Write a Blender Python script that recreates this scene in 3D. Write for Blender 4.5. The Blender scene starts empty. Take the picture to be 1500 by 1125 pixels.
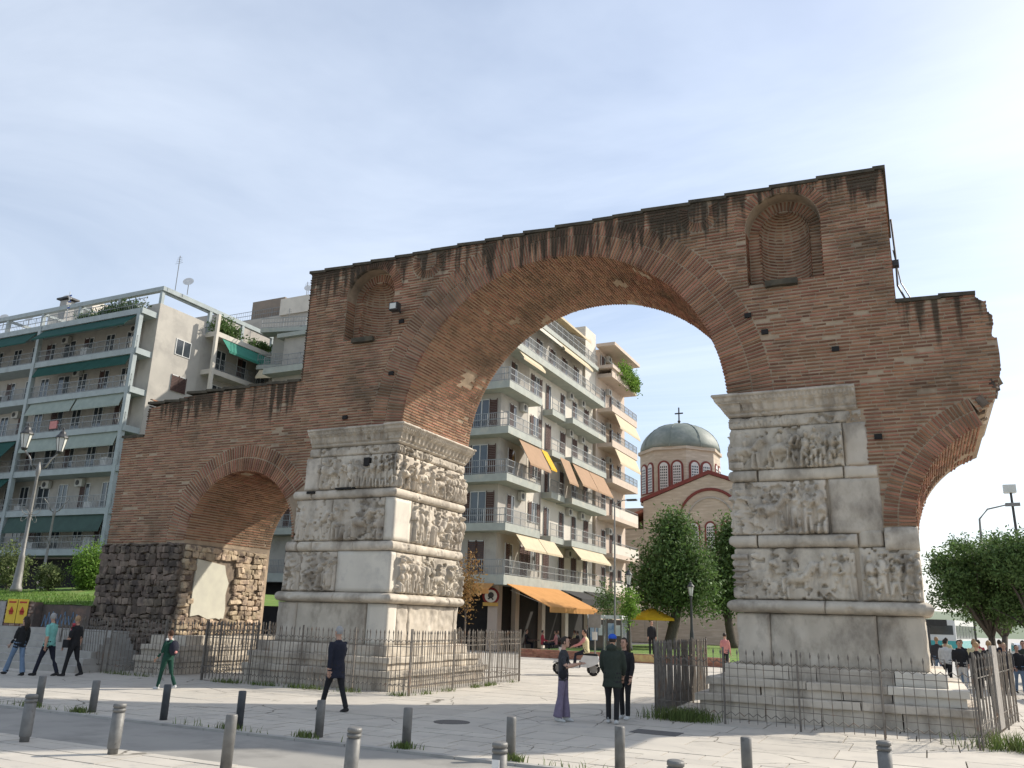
import bpy, bmesh, math, random
import numpy as np
from mathutils import Vector, Matrix, Quaternion, noise as mnoise
from mathutils.kdtree import KDTree
R=math.radians; PI=math.pi
random.seed(7); RNG=np.random.default_rng(7)
SC=bpy.context.scene; COL=SC.collection
# ------------------------------------------------------------------ camera
F,P,RO,AZ=1214.5,R(15.78),R(1.786),R(26.15)
def _rot(v): c,s=math.cos(AZ),math.sin(AZ); return Vector((c*v[0]-s*v[1],s*v[0]+c*v[1],v[2]))
_f=Vector((0,math.cos(P),math.sin(P))); _r=Vector((1,0,0)); _u=_r.cross(_f)
cr=_rot(math.cos(RO)*_r+math.sin(RO)*_u); cu=_rot(-math.sin(RO)*_r+math.cos(RO)*_u); cf=_rot(_f)
cd=bpy.data.cameras.new('camera'); cam=bpy.data.objects.new('camera',cd); COL.objects.link(cam)
cd.sensor_width=36; cd.lens=F/1500*36; cd.clip_start=.1; cd.clip_end=4000
M=Matrix((cr,cu,-cf)).transposed().to_4x4(); M.translation=(0,0,2.0); cam.matrix_world=M
SC.camera=cam
# ------------------------------------------------------------------ light
SUN_AZ,SUN_EL=R(47),R(35.5)
w=bpy.data.worlds.new('World'); SC.world=w; w.use_nodes=True
nt=w.node_tree; N=nt.nodes; L=nt.links; N.clear()
out=N.new('ShaderNodeOutputWorld'); bg=N.new('ShaderNodeBackground'); sky=N.new('ShaderNodeTexSky')
sky.sky_type='NISHITA'; sky.sun_disc=False; sky.sun_elevation=SUN_EL; sky.sun_rotation=PI/2-SUN_AZ
sky.air_density=1.0; sky.dust_density=1.6; sky.ozone_density=1.0; sky.altitude=20
geo=N.new('ShaderNodeNewGeometry'); sep=N.new('ShaderNodeSeparateXYZ'); L.new(geo.outputs['Incoming'],sep.inputs[0])
tc=N.new('ShaderNodeTexCoord'); L.new(tc.outputs['Generated'],sep.inputs[0])
mx=N.new('ShaderNodeMath'); mx.operation='MAXIMUM'; mx.inputs[1].default_value=.06; L.new(sep.outputs[2],mx.inputs[0])
dv=[]
for i in (0,1):
    d=N.new('ShaderNodeMath'); d.operation='DIVIDE'; L.new(sep.outputs[i],d.inputs[0]); L.new(mx.outputs[0],d.inputs[1]); dv.append(d)
cmb=N.new('ShaderNodeCombineXYZ'); L.new(dv[0].outputs[0],cmb.inputs[0]); L.new(dv[1].outputs[0],cmb.inputs[1])
mp=N.new('ShaderNodeMapping'); mp.inputs['Rotation'].default_value=(0,0,R(35)); mp.inputs['Scale'].default_value=(.35,.9,1); L.new(cmb.outputs[0],mp.inputs[0])
n1=N.new('ShaderNodeTexNoise'); n1.inputs['Scale'].default_value=.9; n1.inputs['Detail'].default_value=7; n1.inputs['Roughness'].default_value=.58; n1.inputs['Distortion'].default_value=.6; L.new(mp.outputs[0],n1.inputs['Vector'])
rmp=N.new('ShaderNodeMapRange'); rmp.inputs[1].default_value=.36; rmp.inputs[2].default_value=.74; rmp.inputs[3].default_value=.18; rmp.inputs[4].default_value=.74; L.new(n1.outputs['Fac'],rmp.inputs[0])
mixc=N.new('ShaderNodeMixRGB'); 
nd=N.new('ShaderNodeVectorMath'); nd.operation='NORMALIZE'; L.new(tc.outputs['Generated'],nd.inputs[0])
dp=N.new('ShaderNodeVectorMath'); dp.operation='DOT_PRODUCT'; L.new(nd.outputs[0],dp.inputs[0]); dp.inputs[1].default_value=(math.cos(SUN_EL)*math.cos(SUN_AZ),math.cos(SUN_EL)*math.sin(SUN_AZ),math.sin(SUN_EL))
cr1=N.new('ShaderNodeMapRange'); cr1.inputs[1].default_value=0; cr1.inputs[2].default_value=1; cr1.inputs[3].default_value=1.0; cr1.inputs[4].default_value=1.32; L.new(dp.outputs['Value'],cr1.inputs[0])   # thin cloud scatters more light towards the sun
cs=N.new('ShaderNodeVectorMath'); cs.operation='SCALE'; cs.inputs[0].default_value=(5.7,6.25,7.1); L.new(cr1.outputs[0],cs.inputs['Scale']); L.new(cs.outputs[0],mixc.inputs[2]); L.new(rmp.outputs[0],mixc.inputs[0]); L.new(sky.outputs[0],mixc.inputs[1])
bg.inputs['Strength'].default_value=.135; L.new(mixc.outputs[0],bg.inputs[0]); L.new(bg.outputs[0],out.inputs[0])
sl=bpy.data.lights.new('sun','SUN'); sl.energy=4.6; sl.angle=R(.9); sl.color=(1,.93,.82)
so=bpy.data.objects.new('sun',sl); COL.objects.link(so)
sd=Vector((math.cos(SUN_EL)*math.cos(SUN_AZ),math.cos(SUN_EL)*math.sin(SUN_AZ),math.sin(SUN_EL)))
so.rotation_euler=sd.to_track_quat('Z','Y').to_euler(); so.location=(20,20,60)
SC.view_settings.view_transform='Standard'; SC.view_settings.look='None'; SC.view_settings.exposure=.33; SC.view_settings.gamma=1
# ------------------------------------------------------------------ materials
MATS={}
def pm(name,c1,c2=None,scale=6,rough=.8,bump=.0,bscale=30,metal=0,c3=None,s3=1.2,t3=(.5,.65),rnd=0,stretch=None,spec=.3,trans=0):
    """procedural material: noise mix of c1,c2, third stain colour, per-piece random brightness, bump"""
    if name in MATS: return MATS[name]
    m=bpy.data.materials.new(name); m.use_nodes=True; t=m.node_tree; n=t.nodes; l=t.links
    b=n['Principled BSDF']; b.inputs['Roughness'].default_value=rough; b.inputs['Metallic'].default_value=metal
    b.inputs['Specular IOR Level'].default_value=spec
    c2=c2 or tuple(x*.8 for x in c1)
    g=n.new('ShaderNodeNewGeometry'); src=g.outputs['Position']
    if stretch:
        mpp=n.new('ShaderNodeMapping'); mpp.inputs['Scale'].default_value=stretch; l.new(src,mpp.inputs[0]); src2=mpp.outputs[0]
    else: src2=src
    nz=n.new('ShaderNodeTexNoise'); nz.inputs['Scale'].default_value=scale; nz.inputs['Detail'].default_value=6; l.new(src2,nz.inputs['Vector'])
    mr=n.new('ShaderNodeMapRange'); mr.inputs[1].default_value=.32; mr.inputs[2].default_value=.68; l.new(nz.outputs['Fac'],mr.inputs[0])
    mc=n.new('ShaderNodeMixRGB'); mc.inputs[1].default_value=(*c1,1); mc.inputs[2].default_value=(*c2,1); l.new(mr.outputs[0],mc.inputs[0]); cur=mc.outputs[0]
    if c3:
        n3=n.new('ShaderNodeTexNoise'); n3.inputs['Scale'].default_value=s3; n3.inputs['Detail'].default_value=8; n3.inputs['Roughness'].default_value=.65; l.new(src2,n3.inputs['Vector'])
        m3=n.new('ShaderNodeMapRange'); m3.inputs[1].default_value=t3[0]; m3.inputs[2].default_value=t3[1]; l.new(n3.outputs['Fac'],m3.inputs[0])
        x3=n.new('ShaderNodeMixRGB'); x3.inputs[2].default_value=(*c3,1); l.new(m3.outputs[0],x3.inputs[0]); l.new(cur,x3.inputs[1]); cur=x3.outputs[0]
    if rnd:
        oi=n.new('ShaderNodeObjectInfo'); ad=n.new('ShaderNodeMath'); ad.operation='ADD'; l.new(oi.outputs['Random'],ad.inputs[0]); l.new(g.outputs['Random Per Island'],ad.inputs[1])
        fr=n.new('ShaderNodeMath'); fr.operation='FRACT'; l.new(ad.outputs[0],fr.inputs[0])
        hs=n.new('ShaderNodeHueSaturation'); l.new(cur,hs.inputs['Color'])
        mv=n.new('ShaderNodeMapRange'); mv.inputs[3].default_value=1-rnd; mv.inputs[4].default_value=1+rnd; l.new(fr.outputs[0],mv.inputs[0]); l.new(mv.outputs[0],hs.inputs['Value'])
        mh=n.new('ShaderNodeMapRange'); mh.inputs[3].default_value=.5-.02*rnd; mh.inputs[4].default_value=.5+.03*rnd
        f2=n.new('ShaderNodeMath'); f2.operation='MULTIPLY'; f2.inputs[1].default_value=7.31; l.new(fr.outputs[0],f2.inputs[0])
        f3=n.new('ShaderNodeMath'); f3.operation='FRACT'; l.new(f2.outputs[0],f3.inputs[0]); l.new(f3.outputs[0],mh.inputs[0]); l.new(mh.outputs[0],hs.inputs['Hue'])
        cur=hs.outputs['Color']
    l.new(cur,b.inputs['Base Color'])
    if bump:
        nb=n.new('ShaderNodeTexNoise'); nb.inputs['Scale'].default_value=bscale; nb.inputs['Detail'].default_value=5; l.new(src2,nb.inputs['Vector'])
        bp=n.new('ShaderNodeBump'); bp.inputs['Strength'].default_value=min(1,bump*1.2); bp.inputs['Distance'].default_value=.02; l.new(nb.outputs['Fac'],bp.inputs['Height']); l.new(bp.outputs[0],b.inputs['Normal'])
    if trans:
        tr=n.new('ShaderNodeBsdfTranslucent'); l.new(cur,tr.inputs[0]); ms=n.new('ShaderNodeMixShader'); ms.inputs[0].default_value=trans
        l.new(b.outputs[0],ms.inputs[1]); l.new(tr.outputs[0],ms.inputs[2]); l.new(ms.outputs[0],n['Material Output'].inputs[0])
    MATS[name]=m; m['cur']=0; m_cur[name]=(t,b,cur); return m
m_cur={}
def add_streaks(name,dark=(.03,.028,.02)):
    """black lichen drips running down from the wall tops (own shape, fixed to the wall)"""
    t,b,cur=m_cur[name]; n=t.nodes; l=t.links
    g=n.new('ShaderNodeNewGeometry'); s=n.new('ShaderNodeSeparateXYZ'); l.new(g.outputs['Position'],s.inputs[0])
    def mth(op,a,bv,c=None):
        q=n.new('ShaderNodeMath'); q.operation=op
        for i,v in enumerate((a,bv,c)):
            if v is None: continue
            if isinstance(v,(int,float)): q.inputs[i].default_value=v
            else: l.new(v,q.inputs[i])
        return q.outputs[0]
    lf=mth('LESS_THAN',s.outputs[0],-18.0); rt=mth('GREATER_THAN',s.outputs[0],.06)
    top=mth('MULTIPLY_ADD',lf,-3.9,13.25); top=mth('MULTIPLY_ADD',rt,-3.65,top)
    d=mth('SUBTRACT',top,s.outputs[2])
    mp=n.new('ShaderNodeMapping'); mp.inputs['Scale'].default_value=(4.2,.5,.16); l.new(g.outputs['Position'],mp.inputs[0])
    nz=n.new('ShaderNodeTexNoise'); nz.inputs['Scale'].default_value=1.15; nz.inputs['Detail'].default_value=3; l.new(mp.outputs[0],nz.inputs['Vector'])
    nz2=n.new('ShaderNodeTexNoise'); nz2.inputs['Scale'].default_value=9; l.new(g.outputs['Position'],nz2.inputs['Vector'])
    v=mth('MULTIPLY_ADD',d,-.20,nz.outputs['Fac']); v=mth('MULTIPLY_ADD',nz2.outputs['Fac'],.12,v)
    nz3=n.new('ShaderNodeTexNoise'); nz3.inputs['Scale'].default_value=.35; l.new(g.outputs['Position'],nz3.inputs['Vector']); v=mth('MULTIPLY_ADD',nz3.outputs['Fac'],.5,v); v=mth('SUBTRACT',v,.25)
    v=mth('MULTIPLY',v,mth('LESS_THAN',s.outputs[1],20.93))
    mr=n.new('ShaderNodeMapRange'); mr.inputs[1].default_value=.43; mr.inputs[2].default_value=.55; mr.inputs[4].default_value=.8; l.new(v,mr.inputs[0])
    x=n.new('ShaderNodeMixRGB'); x.inputs[2].default_value=(*dark,1); l.new(mr.outputs[0],x.inputs[0]); l.new(cur,x.inputs[1]); l.new(x.outputs[0],b.inputs['Base Color'])
BRICK=pm('brick',(.235,.10,.06),(.30,.15,.095),3,.9,.1,18,c3=(.15,.088,.052),s3=.55,t3=(.47,.66),rnd=.38); add_streaks('brick')
MORTAR=pm('mortar',(.41,.315,.22),(.33,.25,.175),4,.95,.15,18,c3=(.19,.15,.11),s3=.55,t3=(.47,.66)); add_streaks('mortar')
MARBLE=pm('marble',(.58,.515,.425),(.46,.405,.33),2.4,.75,.25,12,c3=(.25,.215,.175),s3=1.3,t3=(.46,.66),rnd=.10,stretch=(1,1,.6))
MARBLE_NEW=pm('marble_new',(.64,.59,.50),(.56,.515,.44),1.5,.6,.1,20,c3=(.5,.46,.4),s3=2)
CAPS=pm('lichen_coping',(.10,.085,.06),(.05,.045,.035),4,.95,.4,20)
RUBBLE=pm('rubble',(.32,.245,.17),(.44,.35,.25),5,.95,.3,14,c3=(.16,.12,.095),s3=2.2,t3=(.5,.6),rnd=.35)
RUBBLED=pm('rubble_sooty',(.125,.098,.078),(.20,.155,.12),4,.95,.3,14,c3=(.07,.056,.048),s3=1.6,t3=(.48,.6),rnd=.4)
RUBBLEM=pm('rubble_mortar',(.24,.19,.14),(.15,.12,.095),5,.95,.5,25)
PLASTER=pm('plaster',(.56,.54,.44),(.50,.48,.40),3,.9,.1,15)
SLAB=pm('paving',(.51,.47,.405),(.455,.42,.365),1.3,.75,0,40,c3=(.36,.34,.31),s3=2.6,t3=(.56,.74),rnd=.055)
def add_cracks(name):
    t,b,cur=m_cur[name]; n=t.nodes; l=t.links; g=n.new('ShaderNodeNewGeometry')
    wn=n.new('ShaderNodeTexNoise'); wn.inputs['Scale'].default_value=2.5; wn.inputs['Detail'].default_value=4; l.new(g.outputs['Position'],wn.inputs['Vector'])
    mv=n.new('ShaderNodeMixRGB'); mv.inputs[0].default_value=.16; l.new(g.outputs['Position'],mv.inputs[1]); l.new(wn.outputs['Color'],mv.inputs[2])
    v=n.new('ShaderNodeTexVoronoi'); v.feature='DISTANCE_TO_EDGE'; v.inputs['Scale'].default_value=.75; l.new(mv.outputs[0],v.inputs['Vector'])
    m=n.new('ShaderNodeMapRange'); m.inputs[1].default_value=.004; m.inputs[2].default_value=.012; m.inputs[3].default_value=1; m.inputs[4].default_value=0; l.new(v.outputs['Distance'],m.inputs[0])
    k=n.new('ShaderNodeTexNoise'); k.inputs['Scale'].default_value=.35; l.new(g.outputs['Position'],k.inputs['Vector'])
    k2=n.new('ShaderNodeMapRange'); k2.inputs[1].default_value=.50; k2.inputs[2].default_value=.56; l.new(k.outputs['Fac'],k2.inputs[0])
    mm=n.new('ShaderNodeMath'); mm.operation='MULTIPLY'; l.new(m.outputs[0],mm.inputs[0]); l.new(k2.outputs[0],mm.inputs[1])
    x=n.new('ShaderNodeMixRGB'); x.inputs[2].default_value=(.13,.115,.09,1); l.new(mm.outputs[0],x.inputs[0]); l.new(cur,x.inputs[1]); l.new(x.outputs[0],b.inputs['Base Color'])
add_cracks('paving')
JOINT=pm('paving_joint',(.14,.125,.10),(.09,.085,.06),5,.95)
FARPAVE=pm('far_paving',(.47,.45,.41),(.40,.385,.35),.8,.8)
ROADM=pm('road',(.31,.295,.265),(.27,.258,.235),1.2,.85,0,120,c3=(.22,.21,.19),s3=.7)
IRON=pm('iron',(.20,.18,.155),(.13,.115,.10),9,.75,0,80,.1,c3=(.19,.115,.07),s3=3,t3=(.55,.7))
STEELB=pm('bollard_steel',(.20,.197,.187),(.145,.142,.135),8,.55,.1,30,.25,c3=(.085,.08,.075),s3=5,t3=(.55,.7))
STEELD=pm('bollard_dark',(.075,.08,.085),(.055,.06,.065),8,.5,.1,50,.2)
LAMPM=pm('lamp_metal',(.25,.243,.23),(.19,.185,.175),6,.5,.1,30,.3)
LAMPD=pm('lamp_dark',(.07,.07,.07),(.05,.05,.05),6,.5,0,30,.3)
GRASS=pm('lawn',(.13,.22,.045),(.09,.16,.03),3,.9,.6,60,c3=(.2,.22,.07),s3=1.5)
WEED=pm('weed',(.10,.16,.04),(.15,.17,.06),5,.9,0,1,rnd=.3,trans=.3)
LEAF=pm('leaf',(.075,.13,.035),(.115,.18,.055),2,.6,0,1,rnd=.4,trans=.3)
LEAFB=pm('leaf_bright',(.13,.24,.035),(.17,.27,.05),3,.7,0,1,rnd=.3,trans=.35)
LEAFO=pm('leaf_autumn',(.30,.16,.06),(.22,.15,.06),4,.8,0,1,rnd=.4,trans=.3)
BARK=pm('bark',(.12,.10,.08),(.075,.062,.05),8,.95,.6,30,stretch=(3,3,.6))
def glass(name,c,rough=.08):
    return pm(name,c,tuple(x*.7 for x in c),1.5,rough,spec=.8)
PANE=glass('window_glass',(.05,.06,.07)); DARKIN=pm('dark_interior',(.025,.023,.022),(.018,.017,.016),2,.9)  # near-black colour stands for the shade inside shops and holes
LANT=pm('lantern_glass',(.62,.62,.58),(.55,.55,.5),3,.3)
# ------------------------------------------------------------------ mesh builder
def link(name,me,parent=None,loc=None,rz=None):
    o=bpy.data.objects.new(name,me); COL.objects.link(o)
    if parent is not None: o.parent=parent
    if loc is not None: o.location=loc
    if rz: o.rotation_euler=(0,0,rz)
    return o
def empty(name,loc=(0,0,0),rz=0,parent=None):
    o=link(name,None,parent,loc,rz); o.empty_display_size=.2; return o
def tag(o,label=None,cat=None,group=None,kind=None):
    if label: o['label']=label
    if cat: o['category']=cat
    if group: o['group']=group
    if kind: o['kind']=kind
    return o
def np_mesh(name,V,Fc,mats,smooth=False,mi=None):
    """V (n,3), Fc (m,k) equal-sized faces"""
    V=np.asarray(V,np.float32); Fc=np.asarray(Fc,np.int32); me=bpy.data.meshes.new(name); k=Fc.shape[1]
    me.vertices.add(len(V)); me.vertices.foreach_set('co',V.ravel()); me.loops.add(Fc.size); me.loops.foreach_set('vertex_index',Fc.ravel())
    me.polygons.add(len(Fc)); me.polygons.foreach_set('loop_start',np.arange(0,Fc.size,k,dtype=np.int32))
    for m in (mats if isinstance(mats,(list,tuple)) else [mats]): me.materials.append(m)
    if mi is not None: me.polygons.foreach_set('material_index',np.asarray(mi,np.int32))
    me.polygons.foreach_set('use_smooth',np.full(len(Fc),bool(smooth)))
    me.update(calc_edges=True); me.validate(); return me
BOXF=[(0,3,2,1),(4,5,6,7),(0,1,5,4),(1,2,6,5),(2,3,7,6),(3,0,4,7)]
class MB:
    def __init__(s): s.v=[]; s.f=[]; s.m=[]; s.mats=[]
    def mi(s,m):
        if m not in s.mats: s.mats.append(m)
        return s.mats.index(m)
    def add(s,vs,fs,m):
        k=len(s.v); s.v+= [tuple(v) for v in vs]; i=s.mi(m)
        for f in fs: s.f.append(tuple(a+k for a in f)); s.m.append(i)
        return s
    def box(s,x0,x1,y0,y1,z0,z1,m):
        return s.add([(x0,y0,z0),(x1,y0,z0),(x1,y1,z0),(x0,y1,z0),(x0,y0,z1),(x1,y0,z1),(x1,y1,z1),(x0,y1,z1)],BOXF,m)
    def obox(s,c,ax,m):
        """oriented box: centre + three half-axis vectors"""
        c=Vector(c); a,b,d=[Vector(q) for q in ax]
        return s.add([c-a-b-d,c+a-b-d,c+a+b-d,c-a+b-d,c-a-b+d,c+a-b+d,c+a+b+d,c-a+b+d],BOXF,m)
    def prism(s,poly,y0,y1,m,axis='y'):
        n=len(poly)
        if axis=='y': vs=[(p[0],y0,p[1]) for p in poly]+[(p[0],y1,p[1]) for p in poly]
        elif axis=='x': vs=[(y0,p[0],p[1]) for p in poly]+[(y1,p[0],p[1]) for p in poly]
        else: vs=[(p[0],p[1],y0) for p in poly]+[(p[0],p[1],y1) for p in poly]
        return s.add(vs,[tuple(range(n)),tuple(range(2*n-1,n-1,-1))]+[((i+1)%n,i,n+i,n+(i+1)%n) for i in range(n)],m)
    def tube(s,pts,rad,m,n=8,sx=1,sy=1):
        pts=[Vector(p) for p in pts]; rad=rad if isinstance(rad,(list,tuple)) else [rad]*len(pts); rings=[]; k=len(pts); vs=[]
        for i,p in enumerate(pts):
            d=(pts[min(i+1,k-1)]-pts[max(i-1,0)]).normalized(); a=d.orthogonal() if abs(d.z)<.9 else Vector((1,0,0)); a=(a-d*a.dot(d)).normalized(); b=d.cross(a)
            vs+=[p+(a*math.cos(2*PI*j/n)*sx+b*math.sin(2*PI*j/n)*sy)*rad[i] for j in range(n)]
        fs=[(i*n+j,i*n+(j+1)%n,(i+1)*n+(j+1)%n,(i+1)*n+j) for i in range(k-1) for j in range(n)]
        fs+=[tuple(range(n-1,-1,-1)),tuple((k-1)*n+j for j in range(n))]
        return s.add(vs,fs,m)
    def lathe(s,prof,m,c=(0,0,0),n=16):
        vs=[]; c=Vector(c)
        for r,z in prof: vs+=[c+Vector((r*math.cos(2*PI*j/n),r*math.sin(2*PI*j/n),z)) for j in range(n)]
        k=len(prof); fs=[(i*n+j,i*n+(j+1)%n,(i+1)*n+(j+1)%n,(i+1)*n+j) for i in range(k-1) for j in range(n)]
        fs+=[tuple(range(n-1,-1,-1)),tuple((k-1)*n+j for j in range(n))]
        return s.add(vs,fs,m)
    def ball(s,c,r,m,n=10,k=7):
        c=Vector(c); r=r if hasattr(r,'__len__') else (r,r,r); prof=[]; vs=[]
        for i in range(k+1):
            a=-PI/2+PI*i/k; vs+=[c+Vector((r[0]*max(.02,math.cos(a))*math.cos(2*PI*j/n),r[1]*max(.02,math.cos(a))*math.sin(2*PI*j/n),r[2]*math.sin(a))) for j in range(n)]
        fs=[(i*n+j,i*n+(j+1)%n,(i+1)*n+(j+1)%n,(i+1)*n+j) for i in range(k) for j in range(n)]+[tuple(range(n-1,-1,-1)),tuple(k*n+j for j in range(n))]
        return s.add(vs,fs,m)
    def mesh(s,name,smooth=False):
        me=bpy.data.meshes.new(name); me.from_pydata(s.v,[],s.f)
        for m in s.mats: me.materials.append(m)
        me.polygons.foreach_set('material_index',s.m)
        if smooth: me.polygons.foreach_set('use_smooth',[True]*len(s.f))
        me.update(); return me
    def build(s,name,parent=None,loc=None,rz=None,smooth=False): return link(name,s.mesh(name,smooth),parent,loc,rz)
def bx(name,x0,x1,y0,y1,z0,z1,m,parent=None): return MB().box(x0,x1,y0,y1,z0,z1,m).build(name,parent)
_unit={}
def unit_box(m):
    if m.name not in _unit: _unit[m.name]=MB().box(-.5,.5,-.5,.5,-.5,.5,m).mesh('piece')
    return _unit[m.name]
def piece(name,c,size,m,parent,rot=None):
    o=link(name,unit_box(m),parent); q=rot.to_4x4() if rot is not None else Matrix.Identity(4)
    o.matrix_local=Matrix.Translation(c)@q@Matrix.Diagonal((*size,1)); return o
class Boxes:
    """many boxes joined into one mesh, fast"""
    def __init__(s): s.V=[]
    def add(s,c,a,b,d):   # centre, half axes
        c,a,b,d=[np.asarray(q,float) for q in (c,a,b,d)]
        s.V.append(np.array([c-a-b-d,c+a-b-d,c+a+b-d,c-a+b-d,c-a-b+d,c+a-b+d,c+a+b+d,c-a+b+d]))
    def mesh(s,name,m):
        n=len(s.V); V=np.concatenate(s.V); Fc=(np.array(BOXF)[None]+8*np.arange(n)[:,None,None]).reshape(-1,4); return np_mesh(name,V,Fc,m)
def vnoise(shape,cell,seed,oct=4):
    r=np.random.default_rng(seed); H=np.zeros(shape); a=1.; tot=0
    for o in range(oct):
        gy,gx=int(shape[0]/cell)+3,int(shape[1]/cell)+3; g=r.random((gy,gx))
        y=np.arange(shape[0])/cell; x=np.arange(shape[1])/cell; yi=y.astype(int); xi=x.astype(int); fy=(y-yi)[:,None]; fx=(x-xi)[None]
        fy=fy*fy*(3-2*fy); fx=fx*fx*(3-2*fx)
        H+=a*((g[yi][:,xi]*(1-fx)+g[yi][:,xi+1]*fx)*(1-fy)+(g[yi+1][:,xi]*(1-fx)+g[yi+1][:,xi+1]*fx)*fy); tot+=a; a*=.5; cell=max(1.01,cell/2)
    return H/tot
# ------------------------------------------------------------------ ground
gm=MB(); gm.box(-900,900,-300,2500,-.6,-.06,FARPAVE); tag(gm.build('ground'),kind='structure')
road=bx('road',-60,30,9.4,11.75,-.3,-.035,ROADM); tag(road,kind='structure')
pave=bx('plaza_pavement',-40,24,11.75,47,-.3,-.028,JOINT); tag(pave,kind='structure')
npave=bx('near_pavement',-60,30,-6,9.4,-.3,-.028,JOINT); tag(npave,kind='structure')
kerbm=pm('kerb',(.42,.40,.36),(.33,.315,.29),3,.85,.2,30,rnd=.1)
for i in range(24):
    piece('kerb_stone',(-22+i*1.0,11.75,-.055),(.985,.13,.12),kerbm,pave)
stuffslab=Boxes(); nsl=0
def slab(x0,x1,y0,y1,parent,ind):
    g=.011; dz=random.uniform(-.004,.003); c=((x0+x1)/2,(y0+y1)/2,-.015+dz)
    if ind: piece('paving_slab',c,(x1-x0-2*g,y1-y0-2*g,.03),SLAB,parent)
    else: stuffslab.add(c,((x1-x0)/2-g,0,0),(0,(y1-y0)/2-g,0),(0,0,.015))
y=11.83
while y<46.5:                                            # plaza slabs, rows along x
    d=.48 if y<13.9 else random.choice([.8,.95,1.1,1.3]); x=-30+random.random()
    while x<12:
        wd=random.uniform(.52,.66) if y<13.9 else random.choice([.9,1.2,1.5,1.9]);
        vis=(-.82*y-1<x<.18*y and y<18.6)
        if not(x+wd<-26 and y>17): slab(x,x+wd,y,y+d,pave,vis and nsl<300); nsl+=vis
        x+=wd
    y+=d
y=6.2
while y<9.3:
    x=-17+random.random()
    while x<2:
        wd=random.uniform(.9,1.5); slab(x,x+wd,y,min(y+.42,9.34),npave,True); x+=wd
    y+=.42
o=link('paving_slabs',stuffslab.mesh('paving_slabs',SLAB),pave); o['kind']='stuff'
gr=MB(); gr.box(-5.25,-4.35,16.15,16.75,-.002,.006,pm('grate',(.13,.125,.12),(.09,.085,.08),30,.7)); o=gr.build('access_cover'); tag(o,'dark rectangular access cover set in the paving','cover')
mh=MB(); mh.lathe([(.36,-.002),(.36,.006)],MATS['grate'],(-8.6,15.3,0),24); tag(mh.build('manhole_cover'),'round dark manhole cover in the plaza paving','manhole')
# ------------------------------------------------------------------ the arch
arch=empty('triumphal_arch',(-9,22.9,0)); tag(arch,'ruined Roman brick triumphal arch on carved marble piers','arch')
def A(o): o.parent=arch; o.location=Vector(o.location)-Vector((-9,22.9,0)); return o   # parts keep world coordinates
Y0,Y1=20.83,25.05
CX,CZ,R0=-9.,7.4,4.95; SX,SZ,S0=-20.1,4.2,2.3
def arc(cx,cz,r,a0,a1,n): return [(cx+r*math.cos(a0+(a1-a0)*i/n),cz+r*math.sin(a0+(a1-a0)*i/n)) for i in range(n+1)]
RAG=[(1.68,9.58),(1.78,9.46),(1.9,9.38),(1.92,9.12),(2.,9.05),(2.,8.85),(1.94,8.55),(2.04,8.45),(2.05,8.1),(2.04,7.85),(2.,7.6),(1.88,7.3),(1.86,7.1),(1.69,6.9),(1.5,6.8)]
FRC=(2.35,4.27); FR=2.35
frag=arc(FRC[0],FRC[1],FR,PI-1.25,PI,14)   # intrados of the broken arch, from its end down to the springing
WT=[(-26.15,4.1),(-26.15,7.95),(-25.9,8.),(-25.1,8.),(-25.07,9.02),(-24.1,9.15),(-23.1,9.33),(-18.06,9.42),(-18.06,13.24),(.03,13.26),(.03,9.62)]
outline=[(-26.1,0),(-26.05,2.)]+WT+RAG+[(1.30,7.14),(1.54,6.5)]+frag+[(-1.3,4.2),(-1.3,7.4),(-3.95,7.4)]+arc(CX,CZ,R0,0,PI,40)+[(-14.2,7.41),(-17.15,7.42),(-17.3,6.4),(-17.5,5.4)]+arc(SX,SZ,S0,0,PI,24)+[(-22.4,0)]
bm=bmesh.new(); vs=[bm.verts.new((p[0],Y0,p[1])) for p in outline]; fc=bm.faces.new(vs); ex=bmesh.ops.extrude_face_region(bm,geom=[fc]); bmesh.ops.translate(bm,vec=(0,Y1-Y0,0),verts=[v for v in ex['geom'] if isinstance(v,bmesh.types.BMVert)])
bmesh.ops.recalc_face_normals(bm,faces=bm.faces[:]); bmesh.ops.triangulate(bm,faces=[f for f in bm.faces if len(f.verts)>4])
me=bpy.data.meshes.new('wall'); bm.to_mesh(me); bm.free(); me.materials.append(MORTAR); wall=link('brick_wall',me)
NICHE=[(-15.52,10.6,.95,12.1),(-2.47,10.58,.95,12.15)]   # centre x, sill z, half width, springing z
cut=MB()
for nx,nz,hw,ns in NICHE:
    cut.prism([(nx-hw,nz)]+[(nx+hw,nz)]+arc(nx,ns,hw,0,PI,16),Y0-.5,Y0+.5,MORTAR)
cob=cut.build('niche_cut'); 
cut2=MB()
for nx,nz,hw,ns in NICHE:
    r=.64; prof=[(nx-r+.0,nz+.1)]
    k=10; rings=[]; vs=[]; zs=[nz+.1]+[ns+r*math.sin(a)*.98 for a in np.linspace(0,PI/2,8)]; rs=[r]+[max(.03,r*math.cos(a)) for a in np.linspace(0,PI/2,8)]
    for z_,r_ in zip(zs,rs): vs+=[(nx+r_*math.cos(t),Y0+.42+r_*1.0*math.sin(t),z_) for t in np.linspace(0,2*PI,25)[:-1]]
    n=24; fs=[(i*n+j,i*n+(j+1)%n,(i+1)*n+(j+1)%n,(i+1)*n+j) for i in range(len(zs)-1) for j in range(n)]+[tuple(range(n-1,-1,-1)),tuple((len(zs)-1)*n+j for j in range(n))]
    cut2.add(vs,fs,MORTAR)
cob2=cut2.build('apse_cut')
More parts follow.
